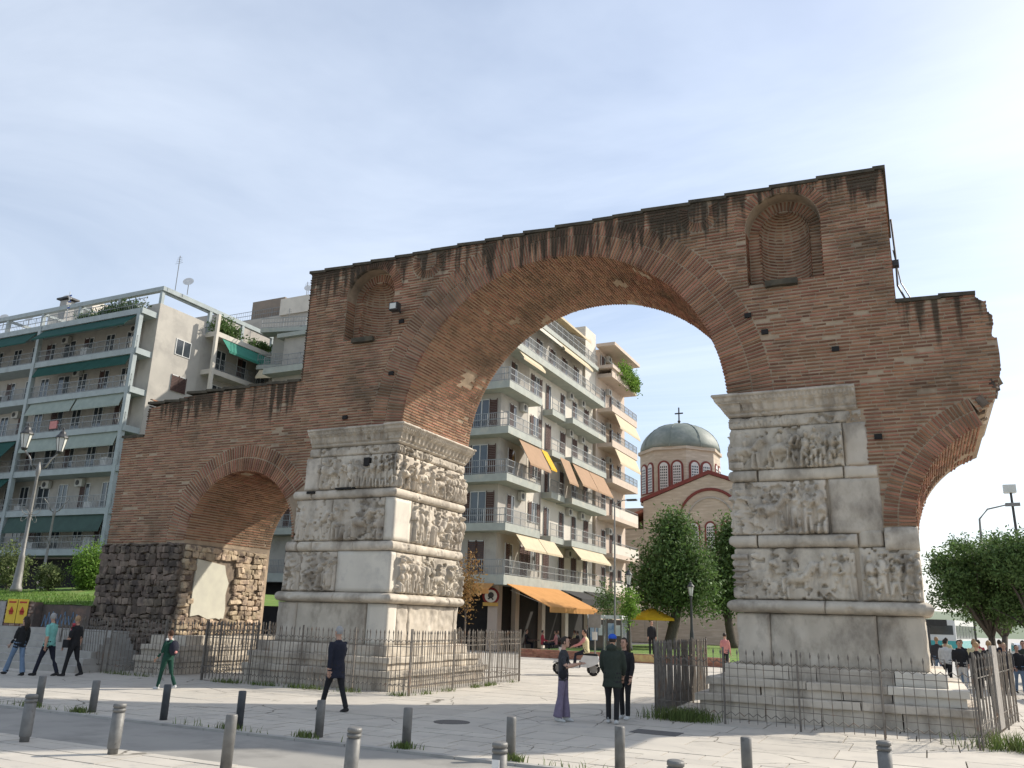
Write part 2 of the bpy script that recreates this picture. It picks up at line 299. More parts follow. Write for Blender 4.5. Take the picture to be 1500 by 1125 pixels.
for c in (cob,cob2):
    b_=bmesh.new(); b_.from_mesh(c.data); bmesh.ops.recalc_face_normals(b_,faces=b_.faces[:]); b_.to_mesh(c.data); b_.free()
    md=wall.modifiers.new('b','BOOLEAN'); md.object=c; md.operation='DIFFERENCE'; md.solver='EXACT'
bpy.context.view_layer.update(); dg=bpy.context.evaluated_depsgraph_get(); me2=bpy.data.meshes.new_from_object(wall.evaluated_get(dg)); wall.modifiers.clear(); wall.data=me2
for c in (cob,cob2): bpy.data.objects.remove(c)
A(wall)
def pip(x,z,poly):
    ins=False; n=len(poly); j=n-1
    for i in range(n):
        if (poly[i][1]>z)!=(poly[j][1]>z) and x<(poly[j][0]-poly[i][0])*(z-poly[i][1])/(poly[j][1]-poly[i][1])+poly[i][0]: ins=not ins
        j=i
    return ins
R1,R2=5.57,6.08; S1=3.15; FR1=FR+.68
def marble_front(x,z):
    if -18.1<x<-13.9 and z<7.62:
        return x>(-17.3 if z>6.76 else -17.45 if z>5.7 else -17.8 if z>4.12 else -18.1)
    if -4.1<x and z<7.6:
        return x<(-1.03 if z>7.05 else -.88 if z>5.7 else -.66 if z>4.3 else .1)
    return False
def inside(x,z):
    if z<4.14 or not pip(x,z,outline): return False
    if marble_front(x,z): return False
    if z>CZ-.0 and math.hypot(x-CX,z-CZ)<R2+.02: return False
    if z>SZ-.1 and math.hypot(x-SX,z-SZ)<S1+.02 : return False
    if x>-.66 and z<7.2 and math.hypot(x-FRC[0],z-FRC[1])<FR1+.02 and math.atan2(z-FRC[1],x-FRC[0])>PI-1.24: return False
    for nx,nz,hw,ns in NICHE:
        if abs(x-nx)<hw and nz<z<ns: return False
        if z>=ns and math.hypot(x-nx,z-ns)<hw+.30: return False
    for rx,rz in ((-13.35,12.95),(-4.65,12.95)):
        if math.hypot(x-rx,z-rz)<.62: return False
    return True
bricks=Boxes(); PITCH=.091; BH=.0195
z=4.19; k=0
while z<13.24:
    xs=np.arange(-26.3,2.2,.03); ok=[inside(x,z) for x in xs]; i=0
    while i<len(xs):
        if ok[i]:
            j=i
            while j+1<len(xs) and ok[j+1]: j+=1
            x=xs[i]-random.random()*.05
            while x<xs[j]:
                ln=random.uniform(.30,.46)*(1 if random.random()>.15 else .55); x1=min(x+ln,xs[j]+.03)
                if x1-x>.06 and random.random()>.012:
                    dy=random.uniform(-.008,.006)+(.02 if random.random()<.04 else 0)
                    bricks.add(((x+x1)/2,Y0-.012+dy+.05,z+random.uniform(-.004,.004)),((x1-x)/2-.011,0,random.uniform(-.004,.004)),(0,.06,0),(0,0,BH*random.uniform(.85,1.1)))
                x=x1
            i=j
        i+=1
    z+=PITCH; k+=1
NIND=0
def rad_brick(cx,cz,a,r0,r1,hw,ind,y=Y0,depth=.06):
    global NIND
    ca,sa=math.cos(a),math.sin(a); rc=(r0+r1)/2; c=(cx+rc*ca,y-.016+.05+random.uniform(-.006,.006),cz+rc*sa)
    if ind and NIND<300:
        rot=Matrix(((ca,0,-sa),(0,1,0),(sa,0,ca)))
        o=link('brick',unit_box(BRICK),wall); o.matrix_local=Matrix.Translation(c)@rot.to_4x4()@Matrix.Diagonal((r1-r0-.02,2*depth,2*hw,1)); NIND+=1
    else: bricks.add(c,((r1-r0)/2*ca-.01*ca,0,(r1-r0)/2*sa-.01*sa),(0,depth,0),(-hw*sa,0,hw*ca))
n=178
for i in range(n): rad_brick(CX,CZ,.03+(PI-.06)*(i+.5)/n,R0-.01,R1,.023,True)
n=200
for i in range(n):
    a=.0+(PI)*(i+.5)/n
    if CZ+R2*math.sin(a)<13.3: rad_brick(CX,CZ,a,R1+.01,min(R2,(13.2-CZ)/max(.01,math.sin(a))),.023,False)
    elif (13.2-CZ)/math.sin(a)>R1+.1: rad_brick(CX,CZ,a,R1+.01,(13.2-CZ)/math.sin(a),.023,False)
n=88
for i in range(n):
    a=PI*(i+.5)/n
    for (q0,q1) in ((S0,S0+.42),(S0+.44,S1)):
        x=SX+q1*math.cos(a); zz=SZ+q1*math.sin(a)
        if not marble_front(x,zz): rad_brick(SX,SZ,a,q0,q1,.023,q0==S0)
n=40
for i in range(n):
    a=PI-1.22*(i+.5)/n
    for (q0,q1) in ((FR,FR+.36),(FR+.375,FR1)): rad_brick(FRC[0],FRC[1],a,q0,q1,.025,q0==FR)
for nx,nz,hw,ns in NICHE:
    for i in range(40): rad_brick(nx,ns,PI*(i+.5)/40,hw,min(hw+.3,(13.22-ns)/max(.1,math.sin(PI*(i+.5)/40))),.024,False)
    for i in range(26): rad_brick(nx,ns,PI*(i+.5)/26,.65,.92,.024,False,Y0+.5)
    zz=nz+.15
    while zz<ns:                                         # reveals, jamb strips and apse courses
        for s in (-1,1): bricks.add((nx+s*.79,Y0+.5,zz),(.13,0,0),(0,.015,0),(0,0,BH)); bricks.add((nx+s*(hw-.005),Y0+.25,zz),(.012,0,0),(0,.22,0),(0,0,BH))
        for t in (np.arange(9)+.5+random.uniform(-.2,.2))*PI/9: bricks.add((nx+.635*math.cos(t),Y0+.42+.635*math.sin(t),zz),(-.104*math.sin(t),.104*math.cos(t),0),(.012*math.cos(t),.012*math.sin(t),0),(0,0,BH))
        zz+=PITCH
    for el in np.arange(.07,1.35,.14):
        for t in (np.arange(9)+.5)*PI/9: bricks.add((nx+.64*math.cos(el)*math.cos(t),Y0+.42+.64*math.cos(el)*math.sin(t),ns+.62*math.sin(el)),(-.104*math.cos(el)*math.sin(t),.104*math.cos(el)*math.cos(t),0),(.012*math.cos(t),.012*math.sin(t),0),(0,0,BH))
for rx,rz in ((-13.35,12.95),(-4.65,12.95)):
    for i in range(34):
        a=2*PI*i/34
        if rz+.6*math.sin(a)<13.22: rad_brick(rx,rz,a,.3,min(.58,(13.22-rz)/max(.01,math.sin(a)) if math.sin(a)>0 else .58),.024,False)
    for zz in np.arange(rz-.22,rz+.24,PITCH): bricks.add((rx,Y0+.03,zz),(math.sqrt(max(.01,.07-(zz-rz)**2)),0,0),(0,.045,0),(0,0,BH))
def vault(cx,cz,r,a0,a1,seed,wear):
    n=int((a1-a0)*r/PITCH); W=vnoise((n+1,80),14,seed)
    for i in range(n):
        a=a0+(a1-a0)*(i+.5)/n; ca,sa=math.cos(a),math.sin(a); y=Y0-.012
        while y<Y1:
            ln=random.uniform(.28,.45); yc=min(y+ln/2,Y1-.1); wv=W[i,int((yc-Y0)/(Y1-Y0)*78)%80]
            if wv<wear or y<Y0+.05:
                q=random.uniform(-.004,.006); bricks.add((cx+(r+.04-.016+q)*ca,yc,cz+(r+.04-.016+q)*sa),(0,min(ln/2,Y1-yc)-.01,0),(.05*ca,0,.05*sa),(-BH*sa,0,BH*ca))
            y+=ln
vault(CX,CZ,R0,.03,PI-.01,3,.69); vault(SX,SZ,S0,.02,PI-.02,5,.74); vault(FRC[0],FRC[1],FR,PI-1.2,PI-.02,6,.64)
zz=9.7
while zz<13.2:                                           # right end face of the upper wall
    y=Y0
    while y<Y1-.3: ln=random.uniform(.3,.45); bricks.add((.03,y+ln/2,zz),(.02,0,0),(0,ln/2-.01,0),(0,0,BH)); y+=ln
    zz+=PITCH
zz=4.2
while zz<9.4:
    y=Y0
    if zz>8 or True:
        while y<Y1-.3: ln=random.uniform(.3,.45); bricks.add((-18.06 if zz>9.4 else -26.15 if zz<7.9 else -25.08,y+ln/2,zz),(.02,0,0),(0,ln/2-.01,0),(0,0,BH)); y+=ln
    zz+=PITCH
ob=link('brick_courses',bricks.mesh('brick_courses',BRICK),wall); ob['kind']='stuff'
# putlog holes as near-black blocks, their shade put into the colour
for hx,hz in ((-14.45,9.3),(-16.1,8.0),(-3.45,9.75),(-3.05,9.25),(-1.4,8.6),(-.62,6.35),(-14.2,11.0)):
    piece('dark_putlog_block',(hx+9,Y0-.03-22.9,hz),(.17,.08,.12),DARKIN,arch)
# coping slabs with overlapping steps
def coping(x0,x1,z,step):
    x=x0
    while x<x1-.2:
        ln=min(random.uniform(.6,1.4)*step,x1-x); rot=Matrix.Rotation(random.uniform(.035,.075),3,'Y')
        piece('coping_slab',(x+ln/2+9,22.94-22.9,z+.02),(ln+.05,Y1-Y0+.12,.09),CAPS,arch,rot); x+=ln
coping(-18.12,.08,13.27,1); coping(-23.2,-18.1,9.42,1); coping(-25.1,-23.15,9.2,.6); coping(-26.2,-25.1,8.0,.5); coping(.06,1.7,9.62,.8)
# rubble lumps on the broken end
def lump(name,seed,m,sub=2):
    b=bmesh.new(); bmesh.ops.create_cube(b,size=1); bmesh.ops.subdivide_edges(b,edges=b.edges[:],cuts=sub,use_grid_fill=True)
    for v in b.verts:
        q=v.co.copy(); n_=q.normalized()*.62; v.co=q.lerp(n_,.28)+Vector(mnoise.noise_vector(q*1.7+Vector((seed*7.3,seed*3.1,0))))*.09
    me=bpy.data.meshes.new(name); b.to_mesh(me); b.free(); me.materials.append(m); return me
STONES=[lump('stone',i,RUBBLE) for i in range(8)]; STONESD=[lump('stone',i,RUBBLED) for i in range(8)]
for i in range(38):
    t=i/37; px=1.95-.55*t**2+random.uniform(-.12,.02); pz=7.75-1.0*t+random.uniform(-.06,.06)
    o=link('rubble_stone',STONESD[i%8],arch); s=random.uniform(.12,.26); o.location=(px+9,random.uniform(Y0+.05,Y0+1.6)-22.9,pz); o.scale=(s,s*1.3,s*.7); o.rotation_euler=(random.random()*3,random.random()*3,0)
# rubble stone pier of the wing
sp=bx('rubble_pier',-26.3,-22.36,Y0-.02,Y1-.2,0,4.12,RUBBLEM); A(sp)
def stones(u0,u1,v0,v1,fn,rows):
    v=v0
    while v<v1-.05:
        h=min(random.uniform(*rows),v1-v); u=u0
        while u<u1-.05:
            wd=min(random.choice([.14,.18,.24,.3,.42]),u1-u); cu_,cv=u+wd/2,v+h/2; u+=wd
            p=fn(cu_,cv)
            if p is None: continue
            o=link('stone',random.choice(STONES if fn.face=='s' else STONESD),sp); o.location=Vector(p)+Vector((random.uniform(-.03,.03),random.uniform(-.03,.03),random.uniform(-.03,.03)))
            q_=random.uniform(.8,1.2); sw,sh=(wd-.015)*q_,(h-.015)*random.uniform(.75,1.2)
            o.scale=(sw,.22,sh) if fn.face=='f' else (.22,sw,sh); o.rotation_euler=(random.uniform(-.1,.1),random.uniform(-.3,.3),random.uniform(-.1,.1))
        v+=h
def ff(u,v): return (u,Y0-.04,v)
ff.face='f'
def fs_(u,v):
    if 21.35<u<23.3 and 1.62<v<3.7: return None
    return (-22.37,u,v)
fs_.face='s'
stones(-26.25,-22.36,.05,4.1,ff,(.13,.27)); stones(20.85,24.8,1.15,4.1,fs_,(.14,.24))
def fl(u,v): return (-26.3,u,v)
fl.face='s'; stones(20.9,24.8,1.9,4.1,fl,(.3,.4))
# plastered recess on the passage side, jambs proud of it
MB().prism([(21.42,1.74),(21.8,1.80),(22.2,1.66),(22.6,1.7),(22.95,1.6),(23.0,2.0),(22.93,2.5),(23.02,2.9),(22.85,3.2),(22.75,3.5),(21.9,3.6),(21.44,3.64),(21.4,2.6)],-22.36,-22.315,PLASTER,'x').build('plaster_panel',sp); 
def worn(name,size,seed,m=MARBLE,amp=.018,cuts=5):
    b=bmesh.new(); bmesh.ops.create_cube(b,size=1); bmesh.ops.subdivide_edges(b,edges=b.edges[:],cuts=cuts,use_grid_fill=True); sx,sy,sz=size
    for v in b.verts:
        q=Vector((v.co.x*sx,v.co.y*sy,v.co.z*sz)); e=sum(1 for a in v.co if abs(abs(a)-.5)<1e-4)
        nv=mnoise.noise(q*1.9+Vector((seed*5.7,0,seed)))
        if e>=2: q*=1-(.012+.03*max(0,nv))/max(.3,min(size))*min(size)*.6
        v.co=q+Vector(mnoise.noise_vector(q*2.3+Vector((0,seed*3.3,0))))*amp
    me=bpy.data.meshes.new(name); b.to_mesh(me); b.free(); me.materials.append(m); return me
def wblock(name,x0,x1,y0,y1,z0,z1,parent,seed,m=MARBLE,amp=.014):
    o=link(name,worn(name,(x1-x0,y1-y0,z1-z0),seed,m,amp),parent); o.location=((x0+x1)/2,(y0+y1)/2,(z0+z1)/2); return o
for nx,nz,hw,ns in NICHE: o=wblock('niche_sill',nx-.5,nx+.3,Y0-.16,Y0+.3,nz-.14,nz+.02,arch,nx,CAPS,.03); o.location=o.location-Vector((-9,22.9,0))
wb=empty('marble_base'); A(wb)
LAY=[(0,.36,.78),(.36,.52,.86),(.52,.70,.60),(.70,.86,.66),(.86,1.15,.30)]
for i,(z0,z1,p) in enumerate(LAY): 
    wblock('base_block',-22.95,-21.6+.6*p,Y0-p*1.1,22.9,z0,z1-.004,wb,i+.5); wblock('base_block',-22.9,-21.6+.6*p-.01,22.92,25.4,z0,z1-.008,wb,i+9.5)
# ------------------------------------------------------------------ marble piers: height-field blocks
def figures(w,h,res,seed,amp,horses=.25,erode=.33):
    nu,nv=max(3,int(w/res)),max(3,int(h/res)); U,V=np.meshgrid(np.linspace(0,w,nu+1),np.linspace(0,h,nv+1)); D=np.zeros_like(U); r=np.random.default_rng(seed)
    def el(cx,cy,rx,ry,a=0,k=1.):
        rx*=.92; ry*=.95
        c,s=math.cos(a),math.sin(a); x=(U-cx)*c+(V-cy)*s; yv=-(U-cx)*s+(V-cy)*c; q=1-(x/rx)**2-(yv/ry)**2; np.maximum(D,k*np.sqrt(np.clip(q,0,1))*amp,out=D)
    def limb(x0,y0,x1,y1,rr,k=.8):
        L2=(x1-x0)**2+(y1-y0)**2; t=np.clip(((U-x0)*(x1-x0)+(V-y0)*(y1-y0))/L2,0,1); d=np.hypot(U-x0-t*(x1-x0),V-y0-t*(y1-y0)); np.maximum(D,k*amp*np.sqrt(np.clip(1-(d/rr)**2,0,1)),out=D)
    x=.05*h
    while x<w-.1*h:
        H=h*r.uniform(.80,.92); b=.03*h; k=r.uniform(.75,1.1)
        if r.random()<horses and x+.75*h<w:
            c=x+.38*h; el(c,b+.48*H,.30*h,.15*H,r.uniform(-.1,.1),k); limb(c+.2*h,b+.55*H,c+.33*h,b+.78*H,.075*h,k); el(c+.36*h,b+.76*H,.1*h,.055*h,-.5,k)
            for lx in (-.24,-.17,.16,.24): limb(c+lx*h,b+.42*H,c+(lx+r.uniform(-.06,.06))*h,b,.032*h,k*.8)
            el(c-.02*h,b+.74*H,.07*h,.16*H,0,k); el(c,b+.95*H,.05*h,.06*h,0,k); x+=.74*h
        else:
            c=x+.14*h; ln=r.uniform(-.06,.06)*h
            el(c+ln,b+.92*H,.052*h,.068*h,0,k); el(c+ln*.7,b+.66*H,.105*h,.2*H,r.uniform(-.12,.12),k); el(c,b+.42*H,.10*h,.17*H,0,k*.9)
            limb(c-.04*h,b+.4*H,c-.06*h+r.uniform(-.04,.02)*h,b,.04*h,k*.8); limb(c+.04*h,b+.4*H,c+.06*h+r.uniform(-.02,.04)*h,b,.04*h,k*.8)
            s=r.choice([-1,1]); ax=c+s*.1*h; limb(ax,b+.76*H,ax+s*.07*h,b+.58*H,.03*h,k); limb(ax+s*.07*h,b+.58*H,ax+s*r.uniform(-.04,.16)*h,b+r.uniform(.5,.85)*H,.026*h,k)
            if r.random()<.4: limb(c-s*.14*h,b+.1*H,c-s*.13*h,b+1.0*H,.014*h,k*.7)
            x+=r.uniform(.17,.25)*h
    E=vnoise(D.shape,.35/res,seed+1); D*=np.clip((E-erode)*7,0.25,1); D+=(vnoise(D.shape,.12/res,seed+2,3)-.5)*.022
    pit=np.clip(vnoise(D.shape,.11/res,seed+9,2)-.60,0,1)*np.clip((vnoise(D.shape,.5/res,seed+11)-.4)*6,0,1); D-=np.clip(pit*1.6,0,.10)
    folds=np.sin(U*70+6*vnoise(D.shape,.2/res,seed+5))*.006; D+=folds*(D>.25*amp)
    return U,V,D
def plainf(w,h,res,seed,amp=.02):
    nu,nv=max(3,int(w/res)),max(3,int(h/res)); U,V=np.meshgrid(np.linspace(0,w,nu+1),np.linspace(0,h,nv+1)); return U,V,(vnoise(U.shape,.3/res,seed)-.5)*2*amp+(vnoise(U.shape,.08/res,seed+3,2)-.5)*.008
def hblock(name,UVD,m,parent,loc,rz,back=.3,mit=(0,0),worn_edge=.03,seed=0):
    U,V,D=UVD; w,h=U.max(),V.max(); e=np.minimum(np.minimum(U+(9 if mit[0] else 0),w-U+(9 if mit[1] else 0)),np.minimum(V,h-V)); nz=vnoise(U.shape,12,seed+8)
    if worn_edge: D=D-np.clip(worn_edge*(.5+1.3*nz)-e,0,1)*.9
    Us=U+np.where(mit[1],D*np.clip(U/w*2-1,0,1),0)-np.where(mit[0],D*np.clip(1-U/w*2,0,1),0)
    ny,nx=U.shape; Vt=np.stack([Us,-D,V],-1).reshape(-1,3); idx=np.arange(ny*nx).reshape(ny,nx)
    Fq=np.stack([idx[:-1,:-1],idx[:-1,1:],idx[1:,1:],idx[1:,:-1]],-1).reshape(-1,4)
    bd=np.concatenate([idx[0,:-1],idx[:-1,-1],idx[-1,:0:-1],idx[:0:-1,0]]); k=len(Vt); Vb=Vt[bd].copy(); Vb[:,1]=back
    nb=len(bd); j=np.arange(nb); Fs=np.stack([bd[(j+1)%nb],bd[j],k+j,k+(j+1)%nb],-1)
    me=np_mesh(name,np.concatenate([Vt,Vb]),np.concatenate([Fq,Fs]),m,True); o=link(name,me,parent,loc,rz)
    return o
def profile(w,pts,res,seed,mod=None,rough=.012):
    """horizontal moulding: pts = (v, projection) polyline, modulated along u"""
    h=pts[-1][0]; nu,nv=max(3,int(w/res)),max(6,int(h/res*1.4)); U,V=np.meshgrid(np.linspace(0,w,nu+1),np.linspace(0,h,nv+1))
    D=np.interp(V,[p[0] for p in pts],[p[1] for p in pts])
    if mod is not None: D=D+mod(U,V)
    chip=np.clip(vnoise(U.shape,.25/res,seed)-.66,0,1)*.35
    return U,V,D+(vnoise(U.shape,.1/res,seed+1,3)-.5)*2*rough-chip
def torus(w,h,pr,res,seed,rough=.006):
    return profile(w,[(h*.5*(1-math.cos(a)),pr*math.sin(a)-.02) for a in np.linspace(0,PI,13)],res,seed,None,rough)
CORN=[(0,.0),(.05,.07),(.10,.06),(.14,.13),(.30,.19),(.33,.27),(.36,.28),(.38,.33),(.47,.36),(.5,.42),(.56,.42)]
def leafmod(per,a): return lambda U,V: a*np.sign(np.sin(U*2*PI/per))*np.abs(np.sin(U*2*PI/per))**.4*((V>.1)&(V<.34))+a*.7*np.sin(U*2*PI/per*2.5)*((V>.37)&(V<.45))
RES=.022
def face(pr,loc,rz,W,front,seed,mL,mR):
    """front: list of tiers (z0,z1,[(u0,u1,kind,amp)])"""
    for t,(z0,z1,items) in enumerate(front):
        for j,(u0,u1,kind,amp) in enumerate(items):
            g=.006; w,h=u1-u0-2*g,z1-z0-2*g; sd_=seed+t*17+j*5; off=Vector((u0+g,0,0)); off.rotate(Quaternion((0,0,1),rz))
            l_=Vector(loc)+off+Vector((0,0,z0+g)); ml=mL and u0<.01; mr=mR and u1>W-.01; nm='relief_panel'
            if kind=='fig': uvd=figures(w,h,RES,sd_,amp)
            elif kind=='plain': uvd=plainf(w,h,.05,sd_,amp); nm='marble_block'
            elif kind=='new': uvd=plainf(w,h,.12,sd_,.002); nm='repair_block'
            elif kind=='torus': uvd=torus(w,h,amp,.03,sd_); nm='torus_moulding'
            elif kind=='corn': uvd=profile(w,[(v*h/.56,d*amp) for v,d in CORN],.02,sd_,leafmod(.23,.028)); nm='cornice'
            elif kind=='frieze': uvd=figures(w,h,RES,sd_,amp,0,.42); nm='frieze'
            hblock(nm,uvd,MARBLE_NEW if kind=='new' else MARBLE,pr,l_,rz,.3,(ml,mr),.004 if kind=='new' else .02 if kind in('torus','corn') else .035,sd_)
T=[(1.13,2.3),(2.3,2.61),(2.61,3.81),(3.81,4.12),(4.12,5.41),(5.41,5.7),(5.7,6.76),(6.76,7.05),(7.05,7.61)]
YF=20.8
lp=empty('marble_pier'); A(lp)
bx('pier_core',-17.9,-14.15,YF+.15,25.0,0,7.55,MARBLE,lp)
face(lp,(-18.05,YF,0),0,4.05,[(*T[0],[(0,.75,'plain',.05),(.75,3.3,'plain',.03),(3.35,4.05,'new',0)]),(*T[1],[(0,2.2,'torus',.24),(2.2,4.05,'torus',.24)]),(*T[2],[(.05,.72,'fig',.2),(.72,2.1,'fig',.21),(2.12,4.05,'new',0)]),(*T[3],[(.1,.5,'torus',.1),(.6,1.1,'torus',.14),(1.1,2.7,'torus',.07),(2.7,4.05,'torus',.13)]),(*T[4],[(.32,1.75,'fig',.10),(1.75,3.72,'fig',.22),(3.72,4.05,'new',0)]),(*T[5],[(.25,.95,'torus',.13),(.95,4.05,'torus',.10)]),(*T[6],[(.55,1.15,'plain',.03),(1.15,4.05,'fig',.21)]),(*T[7],[(.7,1.1,'torus',.06),(1.1,4.05,'frieze',.04)]),(*T[8],[(.75,4.05,'corn',.8)])],100,False,True)
face(lp,(-14.,YF,0),PI/2,4.2,[(*T[0],[(0,.5,'new',0),(.5,1.15,'plain',.07),(1.15,3.9,'plain',.06),(3.9,4.2,'plain',.05)]),(*T[1],[(0,3.2,'torus',.24),(3.2,4.2,'torus',.25)]),(*T[2],[(0,.25,'new',0),(.25,1.75,'fig',.21),(1.75,4.2,'fig',.21)]),(*T[3],[(0,1.2,'torus',.13),(1.2,4.2,'torus',.11)]),(*T[4],[(0,.95,'new',0),(.97,2.0,'fig',.16),(2.0,4.2,'fig',.2)]),(*T[5],[(0,4.2,'torus',.13)]),(*T[6],[(0,4.2,'fig',.2)]),(*T[7],[(0,4.2,'frieze',.08)]),(*T[8],[(0,4.2,'corn',1.05)])],300,True,False)
for hx,hz,a_,b_ in ((-15.05,6.5,.2,.26),(-15.8,5.71,.7,.05),(-17.1,5.62,.3,.08)): bx('dark_cavity_block',hx-a_/2,hx+a_/2,YF-.13,YF+.1,hz-b_/2,hz+b_/2,DARKIN,lp)  # solid dark boxes for a hole and open joints, shade put into colour
rp=empty('marble_pier'); A(rp)
bx('pier_core',-3.85,-.1,YF+.15,25.0,0,4.2,MARBLE,rp); bx('pier_core',-3.85,-1.2,YF+.15,25.,4.2,7.5,MARBLE,rp)
face(rp,(-4.05,YF,0),0,4.1,[(*T[0],[(0,.75,'plain',.03),(.75,3.05,'plain',.03),(3.05,4.0,'plain',.035)]),(*T[1],[(0,2.,'torus',.22),(2.,4.1,'torus',.22)]),(*T[2],[(0,2.72,'fig',.15),(2.8,4.05,'fig',.18)]),(3.81,4.12,[(0,.55,'torus',.13),(.58,2.8,'torus',.12)]),(3.81,4.22,[(2.82,3.35,'plain',.02)]),(3.72,4.27,[(3.36,4.08,'torus',.10)]),(*T[4],[(0,2.2,'fig',.2),(2.25,3.38,'plain',.02)]),(*T[5],[(.02,.62,'torus',.1),(.66,2.6,'torus',.07),(2.62,3.35,'plain',.02)]),(*T[6],[(0,2.65,'fig',.22),(2.66,3.2,'plain',.02)]),(*T[7],[(0,3.1,'frieze',.05)]),(*T[8],[(0,3.02,'corn',.85)])],500,True,False)
face(rp,(-.02,YF,0),PI/2,4.2,[(*T[0],[(0,4.2,'plain',.04)]),(*T[1],[(0,4.2,'torus',.22)]),(*T[2],[(0,4.2,'plain',.06)])],700,True,False)
face(rp,(-4.03,25.0,0),-PI/2,4.2,[(*T[0],[(0,4.2,'plain',.04)]),(*T[1],[(0,4.2,'torus',.22)]),(*T[2],[(0,4.2,'fig',.1)]),(*T[3],[(0,4.2,'torus',.1)]),(*T[4],[(0,4.2,'fig',.1)]),(*T[5],[(0,4.2,'torus',.1)]),(*T[6],[(0,4.2,'fig',.1)]),(*T[7],[(0,4.2,'frieze',.05)]),(*T[8],[(0,4.2,'corn',.9)])],800,False,True)
for pr,x0,x1,sd_ in ((lp,-18.0,-14.0,1),(rp,-4.03,0.,40)):
    for i,(z0,z1,p) in enumerate(LAY):
        n_=[4,3,4,3,4][i]; xa,xb=x0-p,x1+p
        if pr is lp: xa=x0-.4
        cuts=[xa]+sorted(xa+(xb-xa)*(q+random.uniform(.7,1.3))/n_ for q in range(n_-1))+[xb]
        for q in range(n_):
            new=(pr is rp and q==n_-1 and 2<=i) ; wblock('base_block',cuts[q]+.004,cuts[q+1]-.004,YF-p*1.1,YF+2.2,z0,z1-.004,pr,sd_+i*7+q,MARBLE_NEW if new else MARBLE,.004 if new else .018)
        wblock('base_block',xa+.02,xb-.02,YF+2.21,25.+p*.8,z0,z1-.006,pr,sd_+i*3+.4)
# floodlight on the left spandrel, cables at the upper right end
fl_=MB(); fl_.tube([(-14.25,Y0-.05,11.3),(-14.25,Y0-.3,11.35)],.03,LAMPD); fl_.box(-14.4,-14.1,Y0-.5,Y0-.28,11.25,11.5,LAMPD); fl_.box(-14.36,-14.14,Y0-.52,Y0-.5,11.28,11.46,LANT)
tag(fl_.build('floodlight'),'small black floodlight fixed beside the brick arch ring','floodlight')
cb_=MB(); cb_.tube([(.12,21.2,12.0),(.14,21.2,11.0),(.12,21.2,10.2),(.32,21.25,9.68)],.025,LAMPD,6); cb_.tube([(.1,21.3,11.2),(.2,21.3,10.3),(.45,21.3,9.68)],.015,LAMPD,6); cb_.box(.05,.2,21.1,21.3,10.7,10.85,LAMPD)
tag(cb_.build('power_cable'),'dark cable clipped down the broken upper end of the brick wall','cable')
# ------------------------------------------------------------------ iron fences
def bar_mesh(h,sp,k=1):
    b=MB(); b.tube([(0,0,.05),(0,0,h-.1)],.0095*k,IRON,5); b.tube([(0,0,h-.12),(0,0,h-.07),(0,0,h)],[.011,.021,.002],IRON,5)
    for z0,s in ((h*.80,1),(h*.17,-1)):
        b.tube([(0,0,z0),(sp*.5,0,z0+s*.07)],.009,IRON,4); b.tube([(0,0,z0),(-sp*.5,0,z0+s*.07)],.009,IRON,4)
    return b.mesh('bar')
BARS={}
def fence(p0,p1,h,sp,label,posts=3,parent=None,lean=0,thick=1):
    p0=Vector((*p0,0)); p1=Vector((*p1,0)); d=p1-p0; L_=d.length; rz=math.atan2(d.y,d.x)
    if parent is None: f=empty('iron_fence',p0,rz); tag(f,label,'fence')
    else: f=empty('fence_panel',p0-parent.location,rz,parent) 
    key=(h,sp,thick)
    if key not in BARS: BARS[key]=bar_mesh(h,sp,thick)
    n=int(L_/sp)
    for i in range(n+1): 
        o=link('bar',BARS[key],f,(i*sp,random.uniform(-.006,.006),0)); o.rotation_euler=(random.uniform(-.02,.02),random.uniform(-.015,.015)+lean,0)
    for z_ in (h*.24,h*.74): MB().box(0,L_,-.006,.006,z_-.008*thick,z_+.008*thick,IRON).build('rail',f)
    for i in range(posts): MB().box(-.017,.017,-.017,.017,0,h+.03,IRON).build('post',f,(L_*i/max(1,posts-1),0,0))
    return f
FH=1.62
fence((-19.2,19.15),(-12.2,19.35),FH,.14,'iron spear fence along the front of the left marble pier',5,thick=1.25)
fence((-12.2,19.4),(-12.35,26.4),FH,.115,'iron spear fence on the archway side of the left marble pier',4,thick=1.25)
fence((-19.2,19.2),(-19.4,25.8),FH+.05,.14,'iron spear fence between the left pier and the small side arch',4)
fence((-12.4,26.45),(-19.3,26.3),FH,.16,'iron spear fence behind the left marble pier',4)
fence((-20.7,19.0),(-23.0,19.0),FH,.16,'iron spear fence in front of the rubble pier base',2)
fence((-20.7,19.05),(-20.9,26.0),FH,.16,'iron spear fence along the sunlit rubble pier in the side passage',4)
fence((-23.3,19.05),(-26.0,19.5),FH,.15,'rusty leaning iron fence before the dark graffiti wall',3,lean=.12)
fence((-5.55,19.1),(.65,17.95),FH-.1,.19,'thin iron fence along the front of the right marble pier',5,thick=.75)
fence((-5.6,19.15),(-5.85,25.3),FH,.085,'closely spaced iron fence on the archway side of the right pier',4,thick=1.9)
f=fence((.7,18.0),(1.75,24.2),FH,.17,'bent iron fence with a grey sheet panel right of the marble pier',4,lean=.03)
MB().box(2.6,3.35,-.03,.03,.12,1.75,pm('grey_sheet',(.30,.28,.25),(.22,.2,.18),5,.8,.2,20)).build('sheet_panel',f)
